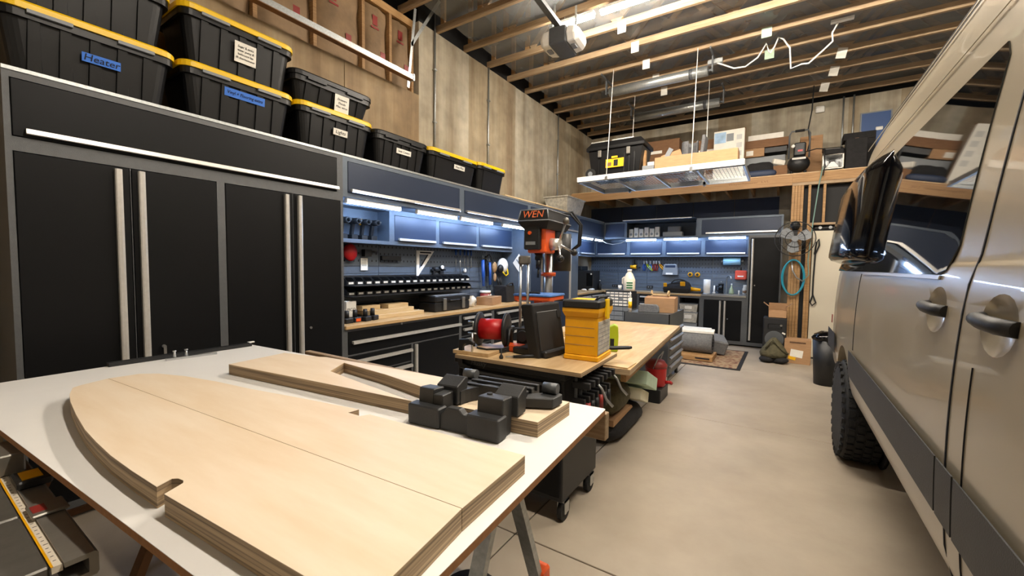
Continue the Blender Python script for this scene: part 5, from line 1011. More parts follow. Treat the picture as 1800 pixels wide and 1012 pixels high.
t = thing('cardboard_box', 'brown shipping box with white label at the foot of the wooden post', 'box', (0.26, 8.3, 0), math.radians(-2)); MB().box(-0.17, 0.19, -0.12, 0.12, 0, 0.4).build('carton', 'card', t, bevel=0.004); MB().obox((0.0, -0.122, 0.17), (0.17, 0.003, 0.12), (0, 0.12, 0)).build('shipping_label', 'paper', t); MB().obox((-0.06, -0.124, 0.09), (0.1, 0.003, 0.05), (0, 0.2, 0)).build('yellow_mark', 'inkyel', t); MB().box(-0.1, 0.12, -0.1215, -0.12, 0.335, 0.36).build('print_band', 'cardd', t); text('lettering', 'TOMORROW', 0.035, 'ink', t, (0.01, -0.123, 0.347), RX90)
t = thing('trash_can', 'black trash can with liner beside the van rear corner', 'trash can', (0.55, 6.95, 0)); MB().loft([[(0.13 * math.cos(a), 0.13 * math.sin(a), 0) for a in [2 * PI * k / 20 for k in range(20)]], [(0.16 * math.cos(a), 0.16 * math.sin(a), 0.6) for a in [2 * PI * k / 20 for k in range(20)]]], True, True).build('bin', 'bplast', t); MB().blob((0, 0, 0.63), (0.18, 0.18, 0.09), 20, 8, 0.18, seed=4).build('liner', 'blackgloss', t)

# ================================================================== loft, posts, framed wall
lo = thing('loft', 'timber loft with laminated beam and double post over the back bench', 'loft', (0.18, 8.82, 0))
MB().box(XW + 0.01, 0.1, 8.78, 8.82, 3.0, 3.19).build('beam', 'beam', lo, world=True, bevel=0.002)
MB().box(0.1, 2.6, 8.78, 8.82, 3.04, 3.19).build('beam', 'wood', lo, world=True, bevel=0.002)
MB().box(0.1, 2.6, 8.77, 8.86, 2.985, 3.036).build('top_plate', 'woodx', lo, world=True, bevel=0.002)
MB().box(XW + 0.01, 2.6, 8.82, YW - 0.02, 3.19, 3.21).build('deck', 'plywarm', lo, world=True)
for k in range(15): MB().box(XW + 0.2 + k * 0.42, XW + 0.24 + k * 0.42, 8.825, YW - 0.03, 3.01, 3.188).build('joist', 'wood', lo, world=True)
for a in (0.1, 0.143, 0.186, 0.229): MB().box(a, a + 0.04, 8.77, 8.86, 0, 2.984).build('post', 'wood', lo, world=True, bevel=0.002)
text('lettering', 'Weyerhaeuser  LVL', 0.05, 'cardd', lo, (-0.75, -0.0415, 3.1), RX90, 0.1, 1.6)
fw = thing('stud_wall', 'open timber stud wall right of the double post', 'stud wall', (1.2, 8.82, 0))
for a, z0, z1 in ((0.335, 0, 2.98), (0.375, 0, 2.3), (0.54, 2.34, 2.98), (1.0, 2.34, 2.98), (1.42, 0, 2.98), (1.9, 0, 2.98), (2.4, 0, 2.98)): MB().box(a, a + 0.038, 8.775, 8.865, z0, z1).build('stud', 'wood', fw, world=True, bevel=0.002)
MB().box(0.375, 1.42, 8.775, 8.865, 2.3, 2.338).build('header', 'woodx', fw, world=True, bevel=0.002)
MB().box(0.28, 2.6, 8.9, 8.92, 0, 2.98).build('dark_backing', 'dark', fw, world=True)
d1 = struct(MB().box(0.425, 1.38, 8.79, 8.83, 0.03, 2.2).build('door_1', mat('cream door', '#c9c1ae', 0.5), bevel=0.004)); d1['label'] = 'cream door slab in the timber stud wall'
MB().cyl((1.3, 8.79, 1.0), (1.3, 8.73, 1.0), 0.028).build('door_knob', 'steel', d1)
t = thing('door_track', 'black sliding hardware above the cream door', 'hardware', (0.6, 8.79, 2.24)); MB().box(-0.15, 0.7, -0.02, 0.0, 0, 0.02).build('rail', 'bplast', t)
for x_ in (-0.08, 0.06, 0.3): MB().cyl((x_, -0.02, 0.01), (x_, -0.04, 0.01), 0.025).build('wheel', 'steel', t)
# fan on the post
t = thing('wall_fan', 'black wall fan with grey blades mounted on the wooden post', 'fan', (0.17, 8.77, 2.2)); MB().box(-0.04, 0.04, -0.02, 0, -0.25, 0.12).blob((0, -0.06, 0.1), (0.075, 0.07, 0.075), 14, 8).build('motor_mount', 'bplast', t)
MB().cyl((0, -0.02, -0.12), (0, -0.2, -0.14), 0.04).build('shaft_housing', 'bplast', t)
cg = MB()
for r in (0.29, 0.22, 0.14):
    cg.tube([(r * math.cos(a), -0.19 - 0.03 * (0.29 - r) / 0.15, -0.14 + r * math.sin(a)) for a in [2 * PI * k / 28 for k in range(28)]], 0.005 if r < 0.29 else 0.008, 5, closed=True)
for k in range(16):
    a = 2 * PI * k / 16; cg.cyl((0.05 * math.cos(a), -0.235, -0.14 + 0.05 * math.sin(a)), (0.29 * math.cos(a), -0.19, -0.14 + 0.29 * math.sin(a)), 0.0022, n=4)
cg.build('guard', 'bplast', t)
MB().cyl((0, -0.2, -0.14), (0, -0.225, -0.14), 0.05, n=18).build('hub', 'greyplast', t)
for k in range(3):
    a = math.radians(90 + 120 * k + 60); ca, sa = math.cos(a), math.sin(a)
    P = [(0.04, -0.04), (0.1, -0.1), (0.2, -0.105), (0.24, -0.04), (0.22, 0.06), (0.12, 0.06), (0.04, 0.03)]
    pr_ = []
    for u, v in P: pr_.append((u * ca - v * sa, u * sa + v * ca))
    V = [(x_, -0.205 + 0.12 * P[i][1] * 0.5, -0.14 + z_) for i, (x_, z_) in enumerate(pr_)]; V2 = [(x_, y_ - 0.003, z_) for x_, y_, z_ in V]; n = len(V)
    MB().add(V + V2, [tuple(range(n)), tuple(reversed(range(n, 2 * n)))] + [(i, (i + 1) % n, n + (i + 1) % n, n + i) for i in range(n)]).build('blade', 'greyplast', t)
t = thing('air_hose', 'coil of teal air hose hanging on the wooden post', 'hose', (0.17, 8.72, 1.4))
for k, (rx, rz, oy) in enumerate(((0.155, 0.31, 0), (0.15, 0.3, -0.02), (0.165, 0.3, -0.035))): MB().tube([(rx * math.cos(a), oy, rz * math.sin(a)) for a in [2 * PI * j / 28 for j in range(28)]], 0.011, 6, closed=True).build('loop', 'teal', t)
MB().tube([(-0.03, -0.04, 0.28), (-0.01, -0.05, 0.12), (0.05, -0.06, 0.0), (0.14, -0.06, -0.06)], 0.011).build('blow_gun', 'steel', t)
MB().tube([(0.14, -0.06, -0.06), (0.22, -0.05, 0.05), (0.2, -0.04, 0.3), (0.24, -0.05, 0.9), (0.3, -0.03, 1.55), (0.34, 0.0, 1.83), (0.36, 0.2, 1.9)], 0.009).build('feed_line', mat('pale green hose', '#6f8f86', 0.5), t)
t = thing('extension_cord', 'black extension cord loop hanging beside the cream door', 'cord', (0.46, 8.75, 1.4)); MB().tube([(0, 0, 0.4), (0.02, 0, 0.6), (0.05, 0, 0.66), (0.06, 0, 0.55), (0.01, 0, 0.4), (0.0, 0, 0.0), (0.0, 0, -0.3), (-0.03, 0, -0.42), (0.0, 0, -0.47), (0.05, 0, -0.42), (0.0, 0, -0.28)], 0.012, 6).build('cord', 'rubber', t)

# ================================================================== loft contents
ZL = 3.211
def lbox(label, x0, x1, y0, y1, z0, z1, m='card', cat='box', rz=0, strip=None):
    t = thing('cardboard_box' if m in ('card', 'cardd') else 'flat_box', label, cat, ((x0 + x1) / 2, (y0 + y1) / 2, z0), rz)
    hw, hd = (x1 - x0) / 2, (y1 - y0) / 2
    MB().box(-hw, hw, -hd, hd, 0, z1 - z0).build('carton', m, t, bevel=0.004)
    MB().box(-0.025, 0.025, -hd, hd, z1 - z0, z1 - z0 + 0.002).build('packing_tape', 'palewood' if m == 'card' else 'card', t)
    if strip: MB().box(strip[0] - hw, strip[1] - hw, -hd - 0.002, -hd, strip[2], strip[3]).build('label', 'paper', t)
    return t
lbox('large dark cardboard box on the loft behind the wheeled tool chest', -2.55, -1.85, 9.1, 9.8, ZL, 4.2, 'cardd', strip=(0.1, 0.36, 0.72, 0.78))
lbox('cardboard box with torn white label behind the hanging wire', -1.6, -1.2, 9.25, 9.8, ZL + 0.001, 4.12, 'cardd', strip=(0.05, 0.37, 0.66, 0.71))
lbox('tall dark cardboard box just left of the printed poster box', -1.19, -1.0, 9.3, 9.8, ZL, 4.2, 'cardd')
lbox('long brown carton stacked under a white strip box on the loft', -0.68, 0.04, 9.3, 9.6, 3.84, 3.99, 'cardd')
lbox('narrow white box on top of the long brown carton', -0.64, -0.06, 9.35, 9.5, 3.992, 4.1, 'paper')
lbox('short carton with torn tape under the long brown carton', -0.68, -0.36, 9.3, 9.7, 3.68, 3.838, 'card', strip=(0.02, 0.14, 0.03, 0.12))
lbox('dark flat case beneath the long brown carton', -0.36, 0.0, 9.35, 9.7, 3.74, 3.838, 'bplast', 'case')
lbox('wide grey storage crate holding up the stacked cartons', -0.68, -0.02, 9.35, 9.75, ZL, 3.679, 'greyplast', 'crate')
lbox('small brown carton under the paper scrap on the loft', -0.27, 0.02, 9.05, 9.3, ZL, 3.42, 'cardd')
tag(MB().obox((-0.12, 9.15, 3.5), (0.2, 0.12, 0.1), (0.3, 0.2, 0.4)).build('paper_scrap', 'paper', bevel=0.02), 'crumpled printed paper on the small loft carton', 'paper')
lbox('tall light cardboard box behind the air compressor', 0.2, 0.54, 9.5, 9.8, ZL, 3.99, 'card')
t = thing('poster_box', 'white boxed product with blue photo standing on the loft', 'box', (-0.93, 8.98, ZL), math.radians(-3)); MB().box(-0.26, 0.26, -0.03, 0.05, 0, 0.95).build('carton', 'paper', t, bevel=0.003)
MB().box(-0.25, -0.05, -0.032, -0.03, 0.72, 0.92).build('blue_photo', 'skin_card', t); MB().box(-0.04, 0.08, -0.032, -0.03, 0.74, 0.88).build('grey_photo', 'greyplast', t)
for k in range(4): MB().box(0.13, 0.22, -0.032, -0.03, 0.3 + 0.15 * k, 0.39 + 0.15 * k).build('small_photo', mat('print grey', '#c9c9c6', 0.7), t)
MB().box(-0.27, 0.27, 0.05, 0.056, 0, 0.975).build('backing', 'cardd', t)
t = pillow('duffel_bag', 'black duffel bag lying on the loft edge right of the hanging rack', (-0.42, 9.12, ZL), (0.24, 0.15, 0.15), 0, 'cloth', 'bag', 8)
pillow('duffel_bag', 'dark folded tarp under the black duffel bag on the loft', (-0.4, 8.9, ZL), (0.26, 0.06, 0.06), 0, 'bluewall', 'tarp', 9)
# compressor
t = thing('air_compressor', 'black pancake air compressor with tall handle on the loft', 'compressor', (0.18, 9.05, ZL))
MB().blob((0, 0, 0.2), (0.17, 0.15, 0.15), 22, 10).build('tank', 'bplast', t); MB().obox((0, -0.14, 0.27), (0.2, 0.02, 0.03), (0.5, 0, 0)).build('tank_label', 'white', t)
for sx in (-0.1, 0.1): MB().cyl((sx, 0, 0), (sx, 0, 0.08), 0.025).build('foot', 'rubber', t)
MB().tube([(-0.15, 0, 0.3), (-0.15, 0, 0.72), (-0.12, 0, 0.78), (0.12, 0, 0.78), (0.15, 0, 0.72), (0.15, 0, 0.3)], 0.014).build('handle_frame', 'greysteel', t); MB().cyl((-0.07, 0, 0.78), (0.07, 0, 0.78), 0.022).build('foam_grip', 'rubber', t)
MB().rbox(-0.08, 0.1, -0.08, 0.08, 0.33, 0.56, 0.03).build('pump', 'bplast', t); MB().blob((-0.09, -0.09, 0.5), (0.03, 0.02, 0.03), 10, 6).build('gauge', 'white', t); MB().box(-0.02, 0.05, -0.084, -0.08, 0.4, 0.43).build('red_badge', 'red', t)
MB().tube([(0.1, 0, 0.4), (0.25, -0.05, 0.42), (0.35, -0.15, 0.38), (0.36, -0.33, 0.05), (0.34, -0.33, -0.1)], 0.009).build('outlet_hose', 'rubber', t)
t = thing('power_cord', 'black power cord hanging from the ceiling to the compressor', 'cord', (0.3, 9.05, ZL)); MB().tube([(0.05, 0.0, ZC - ZL), (0.04, -0.02, 1.1), (0.0, 0, 0.8), (0.03, 0.0, 0.55), (0.0, 0, 0.4)], 0.01).build('cord', 'rubber', t)
# work light and black cases
t = thing('work_light', 'chrome reflector work light on the loft', 'lamp', (0.66, 9.0, ZL)); MB().loft([[(-0.13, -0.03, 0.06), (0.13, -0.03, 0.06), (0.13, -0.03, 0.28), (-0.13, -0.03, 0.28)], [(-0.04, 0.08, 0.13), (0.04, 0.08, 0.13), (0.04, 0.08, 0.22), (-0.04, 0.08, 0.22)]], cap=False).build('reflector', 'steel', t)
MB().box(-0.145, 0.145, -0.045, -0.028, 0.045, 0.06).box(-0.145, 0.145, -0.045, -0.028, 0.28, 0.295).box(-0.145, -0.13, -0.045, -0.028, 0.045, 0.295).box(0.13, 0.145, -0.045, -0.028, 0.045, 0.295).build('bezel', 'alus', t)
MB().prism([(-0.1, 0.06), (0.1, 0.06), (0.02, 0.17), (-0.02, 0.17)], 0.0, 0.03, 'y').build('lamp_wedge', 'white', t); MB().box(-0.14, 0.14, 0.08, 0.1, 0, 0.3).box(-0.14, 0.14, -0.03, 0.1, 0, 0.02).build('housing', 'bplast', t)
t = thing('work_light', 'second work light tipped face up on the chrome one', 'lamp', (0.66, 9.02, 3.52)); MB().obox((0, 0, 0.05), (0.28, 0.22, 0.09), (0.35, 0, 0.1)).build('housing', 'bplast', t, bevel=0.015); MB().obox((-0.01, -0.09, 0.045), (0.2, 0.03, 0.05), (0.35, 0, 0.1)).build('glass', 'steel', t); MB().rbox(-0.12, 0.12, -0.06, 0.06, -0.012, 0.0, 0.01).build('base', 'bplast', t)
lbox('black upright case behind the work lights on the loft', 0.9, 1.25, 9.3, 9.6, ZL, 3.78, 'cloth', 'case')
lbox('flat black case lying on the upright loft case', 0.82, 1.25, 9.3, 9.62, 3.783, 3.9, 'cloth', 'case')
lbox('black padded bag beside the chrome work light', 0.83, 1.1, 8.95, 9.2, ZL, 3.72, 'cloth', 'bag')
t = thing('blue_board', 'blue framed board hung high on the back wall by the van roof', 'board', (1.32, YW - 0.02, 3.75)); MB().box(-0.2, 0.2, -0.03, 0.0, 0, 0.62).build('panel', 'screen', t); MB().box(-0.22, -0.2, -0.035, 0, -0.02, 0.64).box(0.2, 0.22, -0.035, 0, -0.02, 0.64).box(-0.2, 0.2, -0.035, 0, 0.62, 0.64).box(-0.2, 0.2, -0.035, 0, -0.02, 0).build('frame', 'greyplast', t); MB().rbox(0.0, 0.1, -0.034, -0.03, 0.3, 0.36, 0.02).build('white_mark', 'white', t)

# ================================================================== hanging rack
ZR = 2.95
t = thing('hanging_rack', 'galvanised wire storage rack hung by cables from the trusses', 'rack', (-1.7, 7.15, ZR))
MB().box(-2.93, -0.475, 6.5, 6.53, ZR, ZR + 0.085).box(-2.93, -0.475, 6.5, 6.56, ZR, ZR + 0.006).build('front_rail', 'white', t, world=True)
MB().box(-2.93, -0.475, 7.72, 7.75, ZR, ZR + 0.085).build('rear_rail', 'galv', t, world=True)
for x_ in (-2.93, -0.505): MB().box(x_, x_ + 0.03, 6.53, 7.72, ZR, ZR + 0.07).build('end_rail', 'galv', t, world=True)
for x_ in (-2.32, -1.7, -1.08): MB().box(x_ - 0.012, x_ + 0.012, 6.53, 7.72, ZR, ZR + 0.04).build('cross_rail', 'galv', t, world=True)
wd = MB()
for k in range(48): x_ = -2.9 + k * 0.05; wd.box(x_, x_ + 0.005, 6.53, 7.72, ZR + 0.07, ZR + 0.075)
for k in range(12): y_ = 6.58 + k * 0.1; wd.box(-2.9, -0.505, y_, y_ + 0.006, ZR + 0.064, ZR + 0.07)
o = wd.build('wire_deck', 'galv', t, world=True); o['kind'] = 'stuff'
for (x_, y_) in ((-2.42, 6.5), (-1.15, 6.5), (-2.42, 7.74), (-1.15, 7.74)):
    MB().box(x_ - 0.02, x_ + 0.02, y_ - 0.02, y_ + 0.02, ZR - 0.02, ZR + 0.05).build('cable_clamp', 'steel', t, world=True)
    MB().cyl((x_, y_ - 0.012, ZR), (x_, 6.72 if y_ < 7 else 7.9, ZC + 0.03), 0.0065, n=6).build('cable', 'white', t, world=True)
for (x0, x1, y0, y1) in ((-1.95, -1.75, 6.6, 6.8), (-1.6, -1.2, 6.6, 7.4), (-1.0, -0.6, 6.6, 7.4), (-2.3, -2.0, 6.9, 7.5)):
    pass
ZS = ZR + 0.076
t = thing('wheeled_tool_chest', 'large black wheeled tool chest with yellow label on the hanging rack', 'tool chest', (-2.36, 6.95, ZS))
MB().loft([[(-0.4, -0.22, 0), (0.38, -0.22, 0), (0.38, 0.25, 0), (-0.4, 0.25, 0)], [(-0.46, -0.25, 0.46), (0.45, -0.25, 0.46), (0.45, 0.27, 0.46), (-0.46, 0.27, 0.46)]]).build('tub', 'tote', t, bevel=0.01)
for u in (-0.27, -0.14, 0.16, 0.24, 0.32): MB().obox((u, -0.243, 0.24), (0.022, 0.02, 0.42), (-0.065, 0, 0)).build('rib', 'tote', t)
ld = MB().loft([[(-0.49, -0.28, 0.46), (0.48, -0.28, 0.46), (0.48, 0.29, 0.46), (-0.49, 0.29, 0.46)], [(-0.49, -0.28, 0.51), (0.48, -0.28, 0.51), (0.48, 0.29, 0.51), (-0.49, 0.29, 0.51)], [(-0.42, -0.22, 0.6), (0.41, -0.22, 0.6), (0.41, 0.25, 0.6), (-0.42, 0.25, 0.6)]]).build('lid', 'tote', t, bevel=0.008)
for a, b in ((-0.42, -0.12), (-0.06, 0.3)): MB().box(a, b, -0.23, -0.21, 0.596, 0.612).build('lid_strip', 'alu', ld)
for u in (-0.28, 0.2): MB().box(u, u + 0.055, -0.285, -0.262, 0.34, 0.45).build('latch', 'alus', t, bevel=0.004)
lb = MB().obox((0.0, -0.252, 0.225), (0.3, 0.004, 0.14), (-0.065, 0, 0)).build('label', 'inkyel', t)
MB().obox((0.02, -0.256, 0.225), (0.07, 0.003, 0.1), (-0.065, 0, 0)).build('picture', 'ink', lb); MB().obox((-0.09, -0.256, 0.21), (0.07, 0.003, 0.06), (-0.065, 0, 0)).build('print', 'cardd', lb); MB().obox((0.0, -0.263, 0.318), (0.1, 0.004, 0.03), (-0.065, 0, 0)).build('tab', 'inkyel', lb)
MB().cyl((-0.42, -0.19, 0.088), (-0.42, -0.25, 0.088), 0.088, n=22).build('wheel', 'rubber', t); MB().cyl((-0.42, -0.25, 0.088), (-0.42, -0.256, 0.088), 0.04, n=16).build('wheel_hub', 'greyplast', t); MB().cyl((-0.42, 0.2, 0.088), (-0.42, 0.26, 0.088), 0.088, n=22).build('wheel', 'rubber', t)
MB().box(0.42, 0.46, -0.1, -0.04, 0.02, 0.4).build('side_strap', 'wood', t)
t = thing('grey_tray', 'small grey tray wedged between the tool chest and the long carton', 'tray', (-1.8, 6.72, ZS)); MB().rbox(-0.09, 0.09, -0.1, 0.1, 0, 0.1, 0.01).build('tray', 'greyplast', t); MB().box(-0.02, 0.08, -0.05, 0.05, 0.1, 0.16).build('white_insert', 'paper', t)
lbox('long flat light brown carton on the front of the hanging rack', -1.7, -0.57, 6.62, 6.9, ZS, ZS + 0.2, 'card')
t = thing('parcel', 'tilted taped parcel box leaning on the long carton', 'box', (-1.55, 7.1, ZS), 0.2); MB().obox((0, 0, 0.27), (0.3, 0.2, 0.18), (0.1, -0.3, 0)).build('carton', 'card', t, bevel=0.003); MB().obox((-0.06, -0.1, 0.32), (0.07, 0.03, 0.2), (0.1, 0.5, 0)).build('grey_tape', 'greyplast', t); MB().box(-0.2, 0.2, -0.1, 0.2, 0, 0.15).build('lower_carton', 'card', t)
t = thing('foam_roll', 'curled grey foam sheet standing behind the parcel', 'foam', (-1.35, 7.48, ZS)); A = [PI * 1.6 * k / 20 - 0.4 for k in range(21)]
sec = [(0.13 * math.cos(a), 0.1 * math.sin(a)) for a in A] + [(0.11 * math.cos(a), 0.08 * math.sin(a)) for a in reversed(A)]
MB().prism(sec, 0, 0.6).build('sheet', 'felt', t)
tag(MB().obox((-1.14, 7.4, ZS + 0.32), (0.05, 0.3, 0.62), (0, 0.1, 0)).build('foam_sheet', 'felt', bevel=0.01), 'upright grey foam panel right of the curled sheet', 'foam')

# ================================================================== ceiling items
t = thing('ceiling_light', 'long bright led strip fixture hung under the trusses above the opener', 'light', (0.0, 4.96, 4.62))
for a, b in ((-2.6, -2.05), (-1.97, -0.75), (-0.67, 0.55), (0.63, 1.85)):
    MB().box(a, b, -0.04, 0.04, 0.03, 0.06).build('housing', 'white', t); MB().box(a + 0.01, b - 0.01, -0.03, 0.03, -0.005, 0.03).build('tube', 'ledc', t)
for x_ in (-2.45, -1.4, -0.2, 1.2): MB().cyl((x_, 0, 0.06), (x_, 0, 0.2), 0.004, n=6).build('hanger', 'steel', t)
t = thing('ceiling_light', 'shorter led strip fixture above the aisle, outside the top of the view', 'light', (0.0, 1.5, 4.62))
for a, b in ((-0.95, 0.27), (0.35, 1.57)):
    MB().box(a, b, -0.04, 0.04, 0.03, 0.06).build('housing', 'white', t); MB().box(a + 0.01, b - 0.01, -0.03, 0.03, -0.005, 0.03).build('tube', 'ledc', t)
t = thing('door_opener', 'white and grey garage door opener hanging from the trusses', 'door opener', (-2.36, 4.75, 4.2), math.radians(4))
MB().rbox(-0.11, 0.11, -0.2, 0.2, 0.0, 0.2, 0.02).build('motor_case', 'greysteel', t)
for s in (-1, 1):
    MB().loft([[(s * 0.11, -0.16, 0.01), (s * 0.11, 0.16, 0.01), (s * 0.11, 0.2, 0.1), (s * 0.11, 0.16, 0.2), (s * 0.11, -0.16, 0.2), (s * 0.11, -0.2, 0.1)], [(s * 0.2, -0.15, 0.02), (s * 0.2, 0.15, 0.02), (s * 0.2, 0.19, 0.1), (s * 0.2, 0.15, 0.19), (s * 0.2, -0.15, 0.19), (s * 0.2, -0.19, 0.1)], [(s * 0.25, -0.11, 0.05), (s * 0.25, 0.11, 0.05), (s * 0.25, 0.14, 0.1), (s * 0.25, 0.11, 0.16), (s * 0.25, -0.11, 0.16), (s * 0.25, -0.14, 0.1)]]).build('lamp_cover', 'white', t, bevel=0.01)
    MB().rbox(s * 0.155 - 0.03, s * 0.155 + 0.03, -0.08, 0.02, -0.004, 0.012, 0.01).build('lamp_socket', 'greyplast', t)
MB().box(-0.035, 0.035, -3.2, 0.05, 0.2, 0.25).build('rail', 'greysteel', t)
for x_, y_ in ((-0.1, -0.05), (0.12, 0.1)): MB().box(x_ - 0.012, x_ + 0.012, y_ - 0.002, y_ + 0.002, 0.2, 0.56).build('hanger_strap', 'galv', t)
for y_, lab in ((6.95, 'silver winch tube under the trusses, nearer one above the hanging rack'), (8.35, 'silver winch tube under the trusses, farther one near the back wall')):
    t = thing('winch_tube', lab, 'tube', (-1.8, y_, 4.5)); MB().cyl((-0.76, 0, 0), (0.76, 0, 0), 0.075, n=20).build('tube', 'galv', t); MB().cyl((0.5, 0, 0), (0.55, 0, 0), 0.078, n=20).build('band', 'greysteel', t)
    for s in (-1, 1): MB().cyl((s * 0.76, 0, 0), (s * 0.82, 0, 0), 0.02).box(s * 0.82 - 0.01, s * 0.82 + 0.01, -0.25, 0.25, 0.2, 0.235).box(s * 0.82 - 0.01, s * 0.82 + 0.01, -0.03, 0.03, -0.03, ZC - 4.5 + 0.005).build('hanger', 'greysteel', t)
for i, y_ in enumerate((5.56, 6.15, 6.74, 7.33, 7.92)):
    tag(MB().box(-1.95, -1.84, y_ - 0.03, y_ - 0.022, ZC - 0.09, ZC + 0.06).build('white_card', 'paper'), 'white paper card stapled to a truss, %s from the door opener' % ordn[i], 'card', 'cards on the trusses')
for i, (x_, y_, z) in enumerate(((-0.35, 6.7, 4.66), (-0.33, 7.3, 4.62))): tag(MB().box(x_, x_ + 0.12, y_ - 0.01, y_, z, z + 0.13).build('green_card', 'foamg'), 'pale green card stapled to a truss, %s one' % ('nearer', 'farther')[i], 'card')
for i, (x_, y_, z) in enumerate(((0.62, 7.885, 4.72), (0.58, 8.474, 4.7), (0.5, 9.063, 4.68))): tag(MB().obox((x_, y_, z), (0.12, 0.006, 0.15), (0.0, 0.2, 0)).build('white_card', 'paper'), 'curled white card near the back wall, %s from the camera' % ordn[i], 'card', 'curled cards near the back wall')
t = thing('cable_run', 'white cable looping along the trusses to a small ceiling socket', 'cable', (0.0, 7.0, 4.6))
MB().tube([(-0.95, 0, 0.02), (-0.7, 0.02, -0.12), (-0.55, 0.0, -0.14), (-0.4, 0, -0.05), (-0.3, 0, 0.12), (-0.27, 0.0, 0.0), (-0.25, 0, -0.03), (-0.2, 0, 0.05), (-0.16, 0, 0.16), (-0.1, 0, 0.12), (-0.02, 0, -0.02), (0.0, 0, -0.3), (0.12, 0.0, -0.27), (0.2, 0, -0.28), (0.35, 0, -0.15), (0.45, 0, -0.06), (0.44, 0, 0.05), (0.5, 0, 0.17)], 0.011, 6).build('cable', 'white', t)
MB().box(0.42, 0.66, -0.03, 0.03, 0.17, 0.2).build('ceiling_socket', 'white', t); MB().box(-1.05, -0.85, -0.03, 0.03, 0.0, 0.06).build('junction_plate', 'galv', t)
t = thing('smoke_sensor', 'small white sensor box high on the back wall near the loft cord', 'sensor', (0.5, 9.97, 4.58)); MB().rbox(-0.07, 0.07, -0.05, 0.0, -0.06, 0.06, 0.015).build('case', 'white', t)
for y_, z1, lab in ((4.31, 4.95, 'steel conduit on the left wall beside the insulated bay'), (5.55, 4.75, 'steel conduit on the left wall above the small yellow-lidded tote'), (8.05, 4.75, 'steel conduit on the left wall near the back corner')):
    t = thing('conduit', lab, 'conduit', (XW + 0.03, y_, 2.6)); MB().cyl((0, 0, 0), (0, 0, z1 - 2.6), 0.013, n=8).build('pipe', 'galv', t)
    for z in (0.9, 1.6): MB().box(-0.02, 0.018, -0.025, 0.025, z, z + 0.02).build('strap', 'galv', t)
for x_, lab in ((0.85, 'left'), (1.0, 'right')): t = thing('conduit', '%s steel conduit of the pair on the back wall by the van roof' % lab, 'conduit', (x_, YW - 0.03, 3.5)); MB().cyl((0, 0, 0), (0, 0, 1.25), 0.014, n=8).build('pipe', 'galv', t)
# door track at the top left
t = thing('door_track', 'galvanised garage door track running along the top left wall', 'door track', (-3.9, 2.0, 3.84))
MB().prism([(-0.03, -0.03), (0.03, -0.03), (0.03, 0.03), (0.018, 0.03), (0.018, -0.018), (-0.018, -0.018), (-0.018, 0.03), (-0.03, 0.03)], -3.5, 1.7, 'y').build('track', 'galv', t)
MB().prism([(-0.034, -0.038), (0.036, -0.038), (0.036, -0.03), (-0.034, -0.03)], -3.5, 1.7, 'y').build('rust_strip', 'cardd', t)
MB().obox((0.0, 1.72, 0.0), (0.07, 0.02, 0.08)).build('end_stop', 'galv', t)
MB().obox((-0.09, 1.8, 0.42), (0.004, 0.04, 1.02), (-0.12, 0, 0)).build('hanger_angle', 'galv', t); MB().obox((-0.09, 2.05, 0.85), (0.004, 0.04, 0.95), (-0.57, 0, 0)).build('brace_angle', 'galv', t); MB().cyl((-0.09, 1.7, 0), (0.03, 1.7, 0), 0.01).build('bolt', 'steel', t)

# ================================================================== van
XC = 1.465
PROF = [(0.58, 0.515), (0.60, 0.485), (0.70, 0.462), (0.95, 0.452), (1.2, 0.455), (1.45, 0.47), (1.56, 0.488), (1.6, 0.50), (1.8, 0.525), (2.0, 0.552), (2.2, 0.582), (2.35, 0.605), (2.47, 0.63), (2.6, 0.655), (2.72, 0.69), (2.8, 0.74), (2.85, 0.83), (2.875, 1.0), (2.885, 1.25)]
def _cr(P, n=4):
    out = []
    for i in range(len(P) - 1):
        p0 = P[max(i - 1, 0)]; p1 = P[i]; p2 = P[i + 1]; p3 = P[min(i + 2, len(P) - 1)]
        for k in range(n):
            u = k / n; out.append(tuple(0.5 * (2 * b + (c - a) * u + (2 * a - 5 * b + 4 * c - d) * u * u + (3 * b - a - 3 * c + d) * u ** 3) for a, b, c, d in zip(p0, p1, p2, p3)))
    return out + [P[-1]]
PROF = _cr(PROF)
def vx(z):
    for (z0, x0), (z1, x1) in zip(PROF, PROF[1:]):
        if z0 <= z <= z1: return x0 + (x1 - x0) * (z - z0) / (z1 - z0)
    return PROF[0][1] if z < 0.6 else 1.25
van = thing('van', 'beige high-roof panel van with dark windows parked on the right', 'van', (XC, 2.6, 0))
def ring(y_, ins, sc=1.0, zt=2.885, zdrop=0.0):
    L_ = [(x_ + ins * min(1.0, 0.5 + 0.5 * (z - 0.58) / 1.0), y_, 0.58 + (z - 0.58) * (1 - zdrop)) for z, x_ in PROF]
    return L_ + [(2 * XC - p[0], p[1], p[2]) for p in reversed(L_)]
rings = []
for y_, ins, zd in ((-2.9, 0.5, 0.66), (-2.75, 0.25, 0.6), (-2.3, 0.12, 0.55), (-1.5, 0.06, 0.5), (-0.9, 0.04, 0.25), (-0.3, 0.02, 0.05), *[(0.2 + 0.2 * q, 0, 0) for q in range(24)], (5.3, 0.015, 0.004), (5.5, 0.05, 0.012), (5.58, 0.12, 0.03)): rings.append(ring(y_, ins, zdrop=zd))
vb = MB().loft(rings, True, True).build('body', 'vbody', van, world=True)
cut = MB().cyl((0.2, 4.38, 0.44), (0.85, 4.38, 0.44), 0.475, n=40).build('cut', 'dark')
cut2 = MB().cyl((0.2, -1.6, 0.44), (0.85, -1.6, 0.44), 0.475, n=40).build('cut', 'dark')
